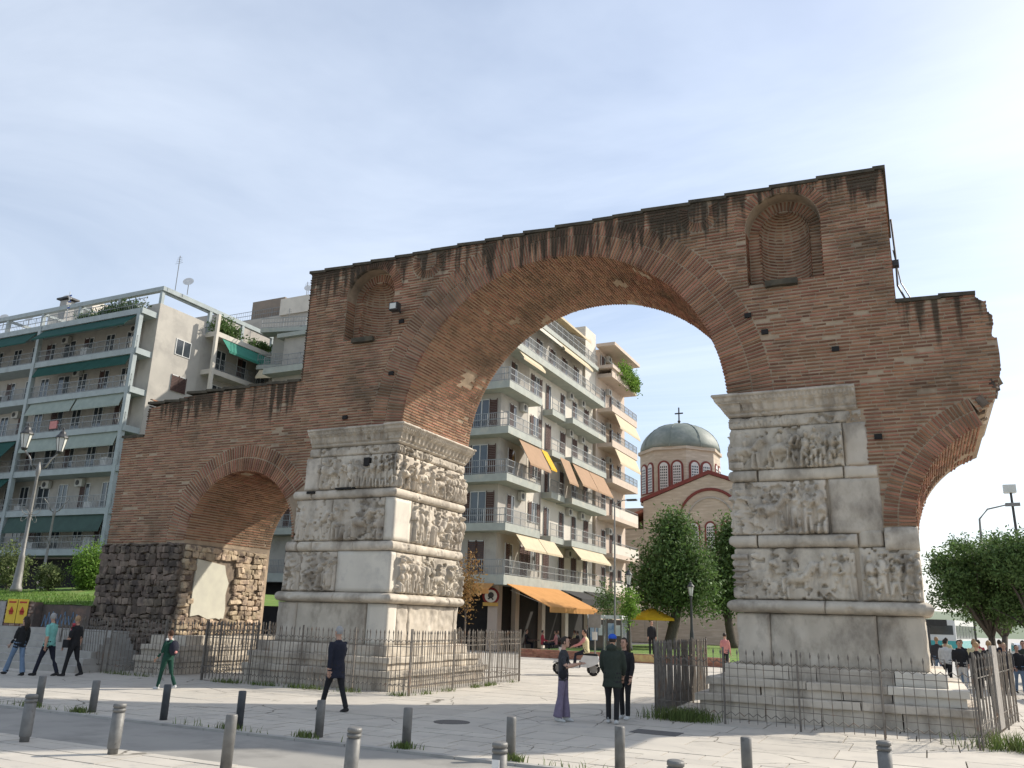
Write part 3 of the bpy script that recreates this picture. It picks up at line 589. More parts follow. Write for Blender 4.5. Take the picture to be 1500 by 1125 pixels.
# ------------------------------------------------------------------ bollards
def bollard_mesh(h,r,m,ring):
    if ring: prof=[(r*.8,0),(r*.8,.07),(r*.95,.08),(r,.1),(r,h-.13),(r*.86,h-.125),(r*.86,h-.115),(r*1.04,h-.11),(r*1.04,h-.075),(r*.88,h-.07),(r*.88,h-.06),(r*1.04,h-.055),(r*1.04,h-.02),(r*.95,h-.008),(r*.6,h)]
    else: prof=[(r,0),(r,h-.015),(r*.9,h),(r*.3,h+.003)]
    b=MB(); b.lathe(prof,m,n=20); me=b.mesh('bollard'); me.polygons.foreach_set('use_smooth',[len(p.vertices)==4 and abs(p.normal.z)<.3 for p in me.polygons]); return me
BR=bollard_mesh(.68,.085,STEELB,True); BP=bollard_mesh(.68,.075,STEELB,False); BF=bollard_mesh(.58,.072,STEELB,False); BD=bollard_mesh(.62,.068,STEELD,False)
near=[(-12.35,BR,'ringed grey steel bollard leaning beside the near pavement edge, farthest along the row'),(-10.45,BR,'ringed grey steel bollard with peeled white base'),(-8.35,BP,'plain pale steel bollard with flat top in the near row'),(-6.4,BR,'ringed steel bollard between the plain pale bollard and the stickered one'),(-4.4,BR,'ringed steel bollard carrying a white sticker'),(-2.45,BR,'ringed steel bollard next after the stickered bollard')]
for x,me,lb in near:
    o=link('bollard',me,None,(x,8.95,-.005)); tag(o,lb,'bollard','bollards along the near pavement'); o.rotation_euler=(0,R(random.uniform(-1,3)),0)
MB().box(-4.45,-4.36,8.855,8.862,.40,.50,pm('sticker',(.7,.7,.68),(.6,.6,.6),20,.6)).build('sticker',None); st=bpy.data.objects['sticker']; tag(st,'small white sticker stuck on a ringed bollard','sticker')
MB().box(-10.53,-10.37,8.862,8.868,.02,.03,MATS['sticker'])
far=[(-16.4,BF,'short grey bollard at the far kerb, first of its row by the steps'),(-14.8,BF,'short grey bollard at the far kerb with a weed tuft at its foot'),(-12.88,BD,'black bollard standing in front of the boy'),(-11.05,BD,'black bollard between the boy and the man in the dark jacket'),(-9.3,BF,'grey bollard with stickers in front of the man in the dark jacket'),(-7.58,BF,'grey bollard at the far kerb before the left pier fence'),(-5.75,BF,'grey bollard at the far kerb, next beyond the fence corner'),(-4.05,BF,'grey bollard at the far kerb in front of the hooded man'),(-2.3,BF,'dark weathered bollard before the right pier'),(-.62,BR,'ringed bollard before the right pier corner')]
for x,me,lb in far: tag(link('bollard',me,None,(x,12.05,0)),lb,'bollard','bollards along the far kerb')
# ------------------------------------------------------------------ weeds
def blades(name,pts,hmin,hmax,wd,m,parent=None,spread=.3):
    n=len(pts); P0=np.array(pts,float); a=RNG.random(n)*2*PI; h=RNG.uniform(hmin,hmax,n); ln=RNG.normal(0,spread,(n,2))*h[:,None]
    s=np.stack([np.cos(a),np.sin(a),np.zeros(n)],-1)*wd; tip=P0+np.concatenate([ln,h[:,None]],1); mid=P0+np.concatenate([ln*.35,h[:,None]*.6],1)
    V=np.stack([P0-s,P0+s,mid+s*.8,mid-s*.8,tip+s*.1,tip-s*.1],1).reshape(-1,3); Fc=(np.array([[0,1,2,3],[3,2,4,5]])[None]+6*np.arange(n)[:,None,None]).reshape(-1,4)
    return link(name,np_mesh(name,V,Fc,m),parent)
def tuft(x,y,n,r,h,label): tag(blades('weed_tuft',[(x+RNG.normal(0,r),y+RNG.normal(0,r*.6),0) for _ in range(n)],h*.4,h,.008,WEED),label,'weed','weed tufts')
for x,lb in ((-16.3,'weed tuft at the foot of the first far-kerb bollard'),(-14.95,'dry weed tuft beside the second far-kerb bollard'),(-11.1,'weed tuft at the foot of the black bollard'),(-9.45,'weed tuft left of the stickered kerb bollard'),(-7.5,'weed tuft at the bollard before the left pier fence'),(-5.6,'weed tuft by the kerb bollard beyond the fence corner')): tuft(x,11.88,110,.10,.13,lb)
tuft(-4.9,18.9,900,.33,.3,'dark weed clump inside the corner of the right pier fence'); tuft(1.4,18.3,600,.4,.35,'bright weed clump at the foot of the bent iron fence')
pts=[]
for (xa,ya,xb,yb,n) in ((-19.2,19.0,-12.2,19.2,1500),(-12.1,19.4,-12.3,26,1100),(-26,18.9,-20.7,18.9,500),(-20,11.81,-3,11.81,350)):
    t=RNG.random(n); t=t[vnoise((1,200),12,int(n))[0][(t*199).astype(int)]>.45]; pts+=[(xa+(xb-xa)*q+RNG.normal(0,.08),ya+(yb-ya)*q+RNG.normal(0,.1 if ya>13 else .03),0) for q in t]
tag(blades('weeds',pts,.03,.15,.007,WEED),'green weeds growing along the fence feet and kerb joint','weeds',kind='stuff')
# ------------------------------------------------------------------ left terrace: steps, walls, lawn
stepm=pm('step_stone',(.42,.40,.36),(.33,.31,.28),3,.85,.2,30)
st_=empty('stone_steps',(-30,18.6,0)); tag(st_,'broad stone steps climbing beside the brick wall with posters','steps')
for i in range(6):
    MB().box(-8,6.55-.15*i,-.35+.36*i,2.5,.2*i,.2*i+.198,stepm).build('step',st_)
wallm=pm('dark_wall',(.13,.10,.085),(.09,.075,.065),3,.95,.4,25,c3=(.2,.13,.1),s3=2)
rw=MB(); rw.box(-30.2,-26.2,20.62,20.9,0,1.98,wallm); rw.box(-60,-30.2,20.9,21.4,0,2.1,wallm); o=rw.build('retaining_wall'); tag(o,'dark stained retaining wall below the lawn','wall')
pw=empty('poster_wall',(-28.4,20.3,0)); tag(pw,'low brick wall with posters beside the steps','wall')
MB().box(-4,-.3,0,.3,.6,2.05,wallm).build('wall_core',pw)
for r_ in range(12):
    for c_ in range(12): 
        if random.random()>.06: piece('brick',(-3.9+c_*.3+(r_%2)*.12,-.005,.68+r_*.115),(.27,.05,.09),pm('old_brick',(.30,.15,.10),(.38,.30,.25),8,.9,.3,50,rnd=.35),pw)
ylw=pm('poster_yellow',(.75,.52,.06),(.68,.46,.05),5,.7); redp=pm('poster_red',(.5,.06,.03),(.4,.05,.03),9,.7); grp=pm('poster_grey',(.4,.38,.36),(.28,.26,.25),9,.8)
for k,x in enumerate((-29.25,-29.85)):
    b=MB(); b.box(-.28,.28,-.012,.0,-.42,.42,ylw); b.lathe([(.12,0),(.13,.01)],redp,n=12); 
    me=b.mesh('poster'); o=link('poster',me,None,(x,20.23,1.72)); b2=MB(); b2.tube([(0,-.016,-.12),(0,-.016,0),(0,-.016,.16)],[.1,.13,.01],redp,10,1,.05); o2=b2.build('print_drop',o); b3=MB(); b3.box(-.2,.2,-.016,-.013,.28,.34,redp); b3.build('print_title',o)
    tag(o,'yellow poster with a red drop print on the brick wall','poster','yellow posters'); 
o=link('poster',MB().box(-.35,.35,-.01,0,-.45,.4,grp).mesh('poster'),None,(-30.6,20.25,1.65)); tag(o,'faded grey poster beside the yellow posters','poster')
graf=pm('graffiti_blue',(.20,.30,.42),(.16,.25,.36),9,.7); g_=MB()
for k in range(9):
    x=-28.6+k*.21; g_.tube([(x,20.60,1.2+random.random()*.2),(x+.1,20.60,1.6+random.random()*.15),(x+.2,20.60,1.3),(x+.25,20.60,1.5)],.02,graf,4)
o=g_.build('graffiti'); tag(o,'pale blue scribbled graffiti on the dark retaining wall','graffiti')
lw=MB(); nx_,ny_=30,12; vs=[]; fs=[]
for j in range(ny_+1):
    for i in range(nx_+1):
        x=-60+34*i/nx_; y=20.6+22*j/ny_; vs.append((x,y,2.0+.9*math.sin(min(1,j/5)*PI/2)*(.6+.4*math.sin(i*.35))+.05*mnoise.noise(Vector((x,y,0)))))
fs=[(j*(nx_+1)+i,j*(nx_+1)+i+1,(j+1)*(nx_+1)+i+1,(j+1)*(nx_+1)+i) for j in range(ny_) for i in range(nx_)]
lw.add(vs,fs,GRASS); lo=lw.build('lawn',smooth=True); tag(lo,kind='structure')
gp=[(RNG.uniform(-40,-26.3),RNG.uniform(20.6,24),2.0) for _ in range(7000)]; gp=[(x,y,2.0+.9*math.sin(min(1,(y-20.6)/22*12/5)*PI/2)*(.6+.4*math.sin((x+60)/34*30*.35))-.02) for x,y,z in gp]
tag(blades('grass',gp,.05,.13,.01,pm('grass_blade',(.15,.25,.05),(.11,.19,.035),4,.9,rnd=.25,trans=.3)),'short grass on the raised lawn','grass',kind='stuff')
# ------------------------------------------------------------------ trees
def leaves(name,cl,n,size,m,parent,seed,jit=.72,dens=None):
    """cl: (centre, radii, weight) ellipsoids -> clumps -> leaf quads"""
    r=np.random.default_rng(seed); W=np.array([c[2] for c in cl],float); W/=W.sum(); per=14; nc=n//per; ci=r.choice(len(cl),nc,p=W); C=np.array([c[0] for c in cl])[ci]; S=np.array([c[1] for c in cl])[ci]
    d=r.normal(size=(nc,3)); d/=np.linalg.norm(d,axis=1)[:,None]; rr=r.random(nc)**.42; clump=C+d*rr[:,None]*S*(1+.18*r.normal(size=nc))[:,None]
    Pn=np.repeat(clump,per,0)+r.normal(size=(nc*per,3))*jit*np.mean(S,axis=1).repeat(per)[:,None]*.28
    k=len(Pn); a=r.normal(size=(k,3)); a/=np.linalg.norm(a,axis=1)[:,None]; b=np.cross(a,r.normal(size=(k,3))); b/=np.linalg.norm(b,axis=1)[:,None]; s=size*r.uniform(.6,1.3,k)[:,None]
    V=np.stack([Pn-a*s,Pn+b*s*.45,Pn+a*s,Pn-b*s*.45],1).reshape(-1,3); return link(name,np_mesh(name,V,np.arange(4*k).reshape(-1,4),m),parent)
def tree(loc,name,label,trunk,cl,n,size,m,group=None,seed=1,cat='tree'):
    t=empty(name,loc); tag(t,label,cat,group); b=MB(); H=trunk[0]; r0=trunk[1]; top=Vector((trunk[2] if len(trunk)>2 else 0,0,H))
    b.tube([(0,0,-.1),(0,0,.3),tuple(top*.6),tuple(top)],[r0*1.25,r0,r0*.85,r0*.7],BARK,10)
    rr=random.Random(seed)
    for c,s,w_ in cl:
        for q in range(3 if len(cl)<6 else 1):
            e=Vector(c)+Vector((rr.uniform(-.6,.6)*s[0],rr.uniform(-.6,.6)*s[1],rr.uniform(-.2,.7)*s[2])); mid=top.lerp(e,.5)+Vector((rr.uniform(-.2,.2),rr.uniform(-.2,.2),.1)); b.tube([tuple(top*.93),tuple(mid),tuple(e)],[r0*.45,r0*.25,r0*.06],BARK,6)
    b.build('trunk',t,smooth=True); leaves('crown',cl,n,size,m,t,seed); return t
tree((-15.3,56.,0.5),'plane_tree','large dark green tree with leaning trunk in front of the church',(2.6,.42,.5),[((.3,0,5.2),(2.1,2.1,2.6),3),((-.7,0,4.0),(1.9,1.7,1.6),2),((1.3,.3,4.4),(1.7,1.7,2.3),2),((.4,0,7.6),(1.3,1.3,1.4),1)],25000,.13,LEAF,seed=4)
tree((-13.0,64.5,.5),'plane_tree','green tree standing behind the leaning one, by the right pier',(2.6,.36,-.3),[((.2,0,5.2),(2.2,2.2,2.6),3),((.6,0,7.6),(1.6,1.6,2.),2),((-.5,0,3.8),(1.9,1.7,1.4),1.5)],18000,.14,LEAF,seed=9)
RT=lambda k:[((q.uniform(-1.4,1.4),q.uniform(-1,1),q.uniform(-1.15,1.3)),q.uniform(.5,1.0)) for q in [random.Random(k*31+z) for z in range(15)]]
def rtree(loc,lb,hc,k,n,sx=1.):
    tree(loc,'street_tree',lb,(1.9,.17,random.Random(k).uniform(-.3,.3)),[((c[0]*sx,c[1],hc+c[2]),(r_,r_,r_*.75),r_**3) for c,r_ in RT(k)],n,.075,LEAF,'street trees on the right',k)
rtree((2.3,39.5,0),'dense bushy street tree nearest the bent iron fence',4.0,12,19000)
rtree((3.9,38.6,0),'broad street tree beside the dark blue car',4.1,13,19000,1.2)
rtree((3.0,47.,0),'slim street tree behind the two bushy ones',4.9,15,14000)
tree((-14.6,45.2,.5),'young_tree','thin young tree beside the yellow parasol',(1.6,.05),[((0,0,2.4),(.5,.5,.9),1)],1500,.08,LEAFB,seed=16)
tree((-17.3,49.3,.4),'young_tree','thin young tree beside the tall lamp post at the awnings',(1.7,.05),[((0,0,2.8),(.7,.7,1.2),1)],1600,.08,LEAF,seed=17)
tree((-20.2,36.8,0),'autumn_tree','small tree with sparse orange leaves behind the left pier',(2.2,.06),[((0,0,3.6),(.7,.7,1.4),1)],1500,.08,LEAFO,seed=18)
tree((-33.1,25.8,2.75),'round_bush','bright green round bush on the lawn beside the wing',(.4,.06),[((0,0,.85),(.75,.75,.95),3),((.1,0,.3),(.6,.6,.5),1)],9000,.06,LEAFB,seed=19,cat='bush')
for k,(x,y,r_,lb) in enumerate(((-36.8,24.5,.9,'leafy rose bush with pale flowers left of the lamp post'),(-33.9,24.4,.55,'low rose bush right of the lamp post'))):
    t=tree((x,y,2.6),'rose_bush',lb,(.4,.04),[((0,0,.6*r_/.6),(r_,r_*.8,r_*.9),1)],2600,.07,pm('rose_leaf',(.10,.14,.05),(.14,.16,.06),3,.8,rnd=.3,trans=.3),seed=21+k,cat='bush')
    b=MB()
    for q in range(10): b.ball((random.uniform(-r_,r_)*.8,random.uniform(-.5,.2),random.uniform(.3,1.2)*r_),.05,pm('petal',(.6,.48,.42),(.7,.6,.5),9,.8),6,4)
    b.build('flowers',t)
# ------------------------------------------------------------------ lamp posts
def lantern(parent,c,s=1):
    c=Vector(c); e=empty('lantern',c,0,parent)
    b=MB(); b.lathe([(.10*s,0),(.19*s,.5*s)],LANT,n=6); b.build('glass',e)
    b=MB(); b.lathe([(.07*s,-.1*s),(.12*s,-.02*s),(.11*s,0)],LAMPD,n=8); b.lathe([(.23*s,.5*s),(.22*s,.55*s),(.12*s,.66*s),(.10*s,.74*s),(.03*s,.8*s),(.04*s,.86*s),(.005,.92*s)],LAMPD,n=10)
    for j in range(6): a=2*PI*j/6; b.tube([(.10*s*math.cos(a),.10*s*math.sin(a),0),(.19*s*math.cos(a),.19*s*math.sin(a),.5*s)],.012*s,LAMPD,4)
    b.build('lantern_frame',e)
def double_lamp(loc,h,label,lant=True,rz=0,bow=True):
    t=empty('street_lamp',loc,rz); tag(t,label,'street lamp','ornamental lamp posts')
    b=MB(); b.lathe([(.22,0),(.22,.12),(.17,.25),(.14,.9),(.11,1.3),(.12,1.4),(.08,1.5),(.055,h-.3),(.09,h-.2),(.10,h),(.06,h+.12),(.02,h+.3)],LAMPM,n=14); b.build('post',t,smooth=True)
    for s in (-1,1):
        b=MB(); b.tube([(0,0,h-.05),(s*.25,0,h+.12),(s*.42,0,h+.5),(s*.62,0,h+.72),(s*.66,0,h+.78)],[.05,.04,.035,.03,.03],LAMPM,8); b.build('arm',t,smooth=True)
        if lant: lantern(t,(s*.66,0,h+.84),1.15)
    if bow:
        b=MB()
        for a in (.6,2.5,3.9,5.4):
            p=[(.35*math.cos(a)*math.sin(q)*1.2,-.12,h*.62+.35*math.sin(a)*math.sin(q)+.12*math.sin(2*q)) for q in np.linspace(0,PI,8)]; b.tube(p,.014,LAMPM,5)
        b.build('wire_bow',t)
RZL=math.atan2(22.47,-33.1)-PI/2
double_lamp((-33.1,22.45,2.45),5.0,'grey ornamental lamp post with two lanterns on the lawn',True,RZL)
double_lamp((-47.3,33.6,2.8),4.6,'bare twin-arm lamp post behind the lantern lamp',False,RZL)
double_lamp((-26.9,29.6,.2),6.0,'pale lamp post seen through the small side arch',False,RZL)
def single_lamp(loc,h,label):
    t=empty('street_lamp',loc); tag(t,label,'street lamp','ornamental lamp posts'); b=MB(); b.lathe([(.2,0),(.2,.15),(.14,.35),(.13,.9),(.09,1.2),(.06,h-.1),(.09,h),(.05,h+.08)],LAMPD,n=12); b.build('post',t,smooth=True); lantern(t,(0,0,h+.12),1.0)
single_lamp((-14.8,45.7,.5),3.4,'dark lantern post beside the brick planter'); single_lamp((-12.5,50.5,.5),3.0,'slim lantern post under the leaning tree')
b=MB(); b.tube([(-16.15,47.3,0),(-16.15,47.3,8.9)],[.07,.045],LAMPM,8); b.tube([(-16.15,47.3,8.7),(-15.6,47.2,8.95),(-15.0,47.1,8.95)],.03,LAMPM,6); b.box(-15.3,-14.7,46.95,47.2,8.88,8.98,LAMPD); tag(b.build('light_pole'),'tall thin grey light pole in front of the balconies','light pole')
b=MB(); b.tube([(3.5,60,0),(3.55,60,7.5),(3.6,60,8.9),(4.1,60,9.5),(5.2,60,9.75)],[.11,.08,.06,.05,.04],LAMPM,8); b.box(5.1,5.9,59.85,60.1,9.65,9.85,LAMPM); tag(b.build('street_light'),'tall street light with a long curved arm','street light')
b=MB(); b.tube([(5.6,60.2,0),(5.5,60.2,10.6)],[.12,.07],LAMPD,8); b.box(5.1,5.8,59.9,60.3,10.5,11.0,LANT); b.box(5.15,5.75,60.3,60.45,10.5,11.,LAMPD); tag(b.build('flood_mast'),'floodlight mast with a square lamp head','floodlight')
b=MB(); b.tube([(2.7,62,0),(2.75,62,7.8)],[.07,.05],LAMPD,6); tag(b.build('pole'),'short dark pole left of the curved street light','pole')
# ------------------------------------------------------------------ apartment blocks
GREY=pm('slab_grey',(.36,.40,.40),(.31,.345,.345),2,.8,.05,20,c3=(.25,.27,.27),s3=1.4,t3=(.55,.75)); GREENISH=pm('slab_green',(.37,.39,.35),(.31,.325,.295),2,.8,.05,20,c3=(.42,.40,.34),s3=1.3,t3=(.55,.7))
WALLB=pm('render_beige',(.42,.39,.345),(.36,.335,.30),1.2,.9,.05,20,c3=(.28,.26,.235),s3=.6,t3=(.55,.75)); WALLW=pm('render_white',(.60,.555,.48),(.53,.49,.425),1.0,.9,.05,20,c3=(.42,.40,.36),s3=.5,t3=(.55,.78)); WALLP=pm('render_pink',(.55,.45,.37),(.48,.40,.33),1.5,.9)
SHUT=pm('shutter_brown',(.10,.055,.045),(.07,.04,.035),6,.7); FRAME=pm('frame_white',(.62,.62,.60),(.52,.52,.5),4,.6); RAILM=pm('rail_metal',(.28,.29,.29),(.22,.23,.23),6,.5,metal=.3)
AWG=pm('awning_green',(.02,.085,.07),(.015,.07,.055),2,.8,trans=.15); AWS=pm('awning_sage',(.30,.34,.30),(.24,.28,.25),2,.85); AWT=pm('awning_tan',(.46,.30,.19),(.41,.27,.17),2,.85,trans=.25); AWC=pm('awning_cream',(.70,.60,.42),(.62,.53,.38),2,.85,trans=.25); AWO=pm('awning_orange',(.68,.36,.13),(.62,.32,.11),2,.85,trans=.3); AWK=pm('awning_black',(.03,.03,.03),(.04,.04,.04),2,.8); AWY=pm('parasol_yellow',(.80,.50,.03),(.7,.44,.03),2,.8,trans=.3)
WM={}
def window(parent,loc,rz,w,h,kind='door',shut=None):
    """loc = bottom centre on the wall face, facing local -y"""
    key=(round(w,2),round(h,2),kind)
    if key not in WM:
        a=MB(); fr=.06; m=FRAME if kind!='brown' else SHUT
        a.box(-w/2,-w/2+fr,-.05,.02,0,h,m).box(w/2-fr,w/2,-.05,.02,0,h,m).box(-w/2+fr,w/2-fr,-.05,.02,h-fr,h,m).box(-.035,.035,-.045,.02,0,h-fr,m).box(-w/2+fr,w/2-fr,-.05,.02,0,.05,m)
        p=MB(); p.box(-w/2+fr,-.035,-.012,.018,.05,h-fr,PANE).box(.035,w/2-fr,-.012,.018,.05,h-fr,PANE)
        s=MB(); sw=w/2*.95
        for q in range(int(h/.12)): s.box(0,sw,-.02,.0,q*.12+.01,q*.12+.10,SHUT)
        s.box(0,.04,-.03,.01,0,h,SHUT).box(sw-.04,sw,-.03,.01,0,h,SHUT); WM[key]=(a.mesh('window'),p.mesh('pane'),s.mesh('shutter'))
    f=link('window',WM[key][0],parent,loc,rz); link('pane',WM[key][1],f)
    if shut=='both':
        for s in (-1,1): o=link('shutter',WM[key][2],f,(s*w/2+(0 if s>0 else -w/2*.95),-.06,0))
    elif shut=='half': link('shutter',WM[key][2],f,(-w/2*.95-.0,-.055,0))
    elif shut=='closed':
        link('shutter',WM[key][2],f,(-w/2*.97,-.06,0)); link('shutter',WM[key][2],f,(0.01,-.06,0))
    return f
def railing(parent,p0,p1,z,h=.95,sp=.14,m=RAILM):
    p0=Vector((*p0,z)); p1=Vector((*p1,z)); d=p1-p0; n=max(1,int(d.length/sp)); b=MB(); u=d.normalized()
    for i in range(n+1): 
        q=p0+d*i/n; r_=.02 if i%8==0 else .008; b.box(q.x-r_,q.x+r_,q.y-r_,q.y+r_,z,z+h,m)
    for zz in (z+h,z+h*.55,z+.08): b.obox((p0+p1)/2+Vector((0,0,zz-z)),(u*d.length/2,Vector((-u.y,u.x,0))*.022,Vector((0,0,.02))),m)
    return b.build('railing',parent)
def awning(parent,a,b_,out,drop,m,val=.18,name='awning'):
    """a,b_ top corners; out = horizontal outward vector; drop = fall"""
    a,b_=Vector(a),Vector(b_); o_=Vector((*out,-drop)); q=MB(); t=Vector((0,0,.02)); vs=[a,b_,b_+o_,a+o_]; q.add([v+t for v in vs]+[v-t for v in vs],BOXF,m)
    v0,v1=a+o_,b_+o_; dn=Vector((0,0,-val)); n_=Vector((*out,0)).normalized()*.012; q.add([v0-n_,v1-n_,v1+n_,v0+n_,v0-n_+dn,v1-n_+dn,v1+n_+dn,v0+n_+dn],BOXF,m)
    for e in (a.lerp(b_,.06),a.lerp(b_,.94)): q.tube([e+Vector((0,0,-.35)),e+o_*.98-Vector((0,0,.05))],.016,FRAME,4)
    return q.build(name,parent)
def acunit(parent,loc,rz):
    k='ac'
    if k not in WM:
        b=MB(); b.box(-.4,.4,-.3,0,0,.58,pm('ac_case',(.52,.51,.47),(.46,.45,.42),4,.7)); b.lathe([(.2,0),(.2,.02)],LAMPD,n=14); me=b.mesh('ac_unit')
        for i,v in enumerate(me.vertices):
            if i>=8: x,y,z=v.co; v.co=(x-.1,-.30-z,y+.29)
        WM[k]=me
    return link('air_conditioner',WM[k],parent,loc,rz)
# --- left block
LB=empty('apartment_block',(0,0,0)); tag(LB,'grey apartment block with green awnings and rooftop pergola behind the lawn','building')
FL=[5.77,8.62,11.62,14.57,17.45,20.42,23.56]; LX=[-50.95,-62.2,-73.5,-84.8]; XR=-50.55
bx('wall',-86,XR,41.8,58,0,23.3,WALLB,LB); bx('end_wall',-51.9,XR+.02,41.55,46.0,0,24.4,pm('render_cream',(.46,.43,.38),(.40,.375,.335),.8,.9,c3=(.33,.31,.28),s3=.5,t3=(.5,.7)),LB)
for i,z_ in enumerate(FL):
    bx('balcony_slab',-86,XR-.1,40.15,41.85,z_-.42,z_+.02,GREY,LB)
    if i<6: railing(LB,(-86,40.22),(XR-.2,40.22),z_,.95,.16)
    bx('balcony_slab',XR,XR+1.25,46.3,57.8,z_-.40,z_+.0,GREY if i<5 else WALLW,LB)
    if i<6: railing(LB,(XR+1.2,46.3),(XR+1.2,57.8),z_,.95,.16)
for x in LX: bx('column',x-.16,x+.16,40.08,40.42,2.5,23.5,GREY,LB)
bx('column',XR+1.0,XR+1.26,46.25,46.5,2.5,25.,WALLW,LB)
for i,z_ in enumerate(FL[:6]):
    for bay in range(3):
        for q,fx in enumerate((.13,.33,.55,.76,.93)):
            window(LB,(LX[bay]-11.2*(1-fx)+.2,41.8,z_+.03),0,1.05 if q else 1.4,2.15,'door','half' if (q+i)%3==0 else None)
    for q in range(4): window(LB,(XR,48.2+q*2.4,z_+.03),PI/2,1.1,2.1,'door','half' if q%2 else None)
for z_ in (20.9,18.0,15.0): window(LB,(XR+.02,44.25,z_),PI/2,1.5,1.3,'window','closed' if z_<20 else None)
for (fi,x0,x1,out_,dr,m) in ((6,-61.8,-51.3,1.0,1.0,AWG),(5,-61.8,-51.3,.35,.75,AWG),(6,-73,-62.6,.9,1.1,AWG),(4,-61.8,-56.6,.35,.9,AWS),(4,-56.4,-51.3,.35,.9,AWS),(3,-61.8,-51.3,.3,.95,AWS),(3,-73,-62.6,1.2,1.6,AWG),(2,-73,-62.6,1.2,1.5,AWG),(1,-61.8,-51.3,.35,1.1,pm('awning_dkgreen',(.05,.09,.075),(.04,.07,.06),2,.8))):
    z_=FL[fi]-.45; awning(LB,(x0,40.3,z_),(x1,40.3,z_),(0,-out_),dr,m,.1)
awning(LB,(XR+1.2,47,23.1),(XR+1.2,54,23.1),(.9,0),1.1,pm('awning_mint',(.06,.28,.2),(.05,.22,.16),2,.8,trans=.2))
pg_=MB()
for x in np.arange(-50.7,-86,-4.6): pg_.box(x-.13,x+.13,41.6,41.86,23.5,25.45,GREY); pg_.box(x-.08,x+.08,41.86,46.5,25.3,25.5,GREY)
for y in np.arange(46.5,58,3.7): pg_.box(XR-.15,XR+.1,y-.13,y+.13,23.5,25.45,GREY)
pg_.box(-86,XR+.1,41.55,41.9,25.452,25.8,GREY).box(XR-.18,XR+.12,41.91,58,25.452,25.8,GREY); pg_.build('pergola',LB)
railing(LB,(-86,40.5),(XR-.3,40.5),23.56,.95,.2); bx('penthouse',-82,-58,46.,56,23.3,26.6,WALLW,LB); bx('penthouse',-57.2,-53,50,57,23.3,26.9,WALLB,LB); bx('roof_block',-72,-66,47,50,26.6,28.9,WALLW,LB)
b=MB(); b.box(-66.9,-66.,44.5,45.3,25.8,28.0,pm('chimney',(.36,.35,.33),(.28,.27,.26),4,.9)); b.box(-67.2,-65.7,44.3,45.5,28.1,28.25,LAMPD); b.build('chimney',LB)
def antenna(parent,x,y,z,h):
    b=MB(); b.tube([(x,y,z),(x,y,z+h)],.03,LAMPM,5)
    for k in range(4): b.tube([(x-.4+.05*k,y,z+h*(.8+.05*k)),(x+.4-.05*k,y,z+h*(.8+.05*k))],.012,LAMPM,4)
    b.build('antenna',parent)
def dish(parent,x,y,z):
    b=MB(); b.lathe([(.02,0),(.25,.05),(.42,.16)],pm('dish',(.6,.6,.58),(.5,.5,.5),4,.5),n=14); me=b.mesh('satellite_dish'); o=link('satellite_dish',me,parent,(x,y,z)); o.rotation_euler=(R(65),0,R(30)); MB().tube([(x,y,z-1.),(x,y,z)],.03,LAMPM,5).build('dish_mast',parent)
antenna(LB,-50.9,43,25.8,3.2); dish(LB,-50.2,43.6,26.8); antenna(LB,-50.8,56,25.8,3.4); dish(LB,-74,46.5,28); dish(LB,-77,46,28.2); dish(LB,-70.5,47.5,29.8)
pl=leaves('roof_plants',[((-54.5,41.2,24.1),(2.6,.4,.55),3),((-58,41.2,24.0),(1.6,.4,.4),1),((XR+.5,48,24.2),(.5,1.8,.7),2),((XR+.5,52,24.1),(.5,1.2,.5),1)],7000,.13,LEAF,LB,31); 
fg=MB(); fg.tube([(-59.6,40.4,23.6),(-59.6,40.3,26.2)],.03,FRAME,5); 
for k in range(5): fg.box(-59.58,-59.3,40.28,40.31,25.9-.26*k-.12,25.9-.26*k,pm('flag_blue',(.05,.10,.30),(.05,.09,.26),3,.8) if k%2==0 else FRAME)
tag(fg.build('flag'),'furled blue and white flag on the roof terrace rail','flag')
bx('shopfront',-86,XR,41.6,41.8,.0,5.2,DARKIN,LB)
rr=random.Random(5)
for i,z_ in enumerate(FL[:6]):
    for q in range(5):
        x=rr.uniform(-73,-52); b=MB(); k=rr.random()
        if k<.35: acunit(LB,(x,41.75,z_+1.9),0)
        elif k<.93: b.box(x-.35,x+.35,40.6,41.0,z_,z_+rr.uniform(.5,.9),FRAME); b.build('balcony_cabinet',LB)
        else: b.box(x-.4,x+.4,40.18,40.3,z_+.25,z_+.85,pm('cloth_pink',(.55,.25,.22),(.5,.2,.2),5,.9)); b.build('laundry',LB)
# --- block left of the centre, turned a little
B2=empty('apartment_block',(-48.6,50.3,0),R(12)); tag(B2,'pale apartment block with white framed balcony door between the grey block and the arch','building')
bx('wall',.6,16,1.2,12,0,25.,WALLB,B2)
for i in range(8):
    z_=25.0-3.25*(i)
    MB().box(0,16,0,1.25,z_-.35,z_,GREENISH).build('balcony_slab',B2)
    if i: railing(B2,(.05,.06),(16,.06),z_,.95,.2); [window(B2,(2.6+3.2*q,1.2,z_+.03),0,1.2,2.2,'door','both' if q%2 else None) for q in range(4)]
    if i==1: awning(B2,(.3,.1,z_-.4),(5,.1,z_-.4),(0,-.5),.7,AWC)
    if i in (5,6): acunit(B2,(6.1,1.15,z_+1.6),0)
railing(B2,(.05,.06),(16,.06),25,.9,.25); bx('penthouse',2,14,4,11,25,27.6,WALLW,B2); antenna(B2,9,6,27.6,2.5)
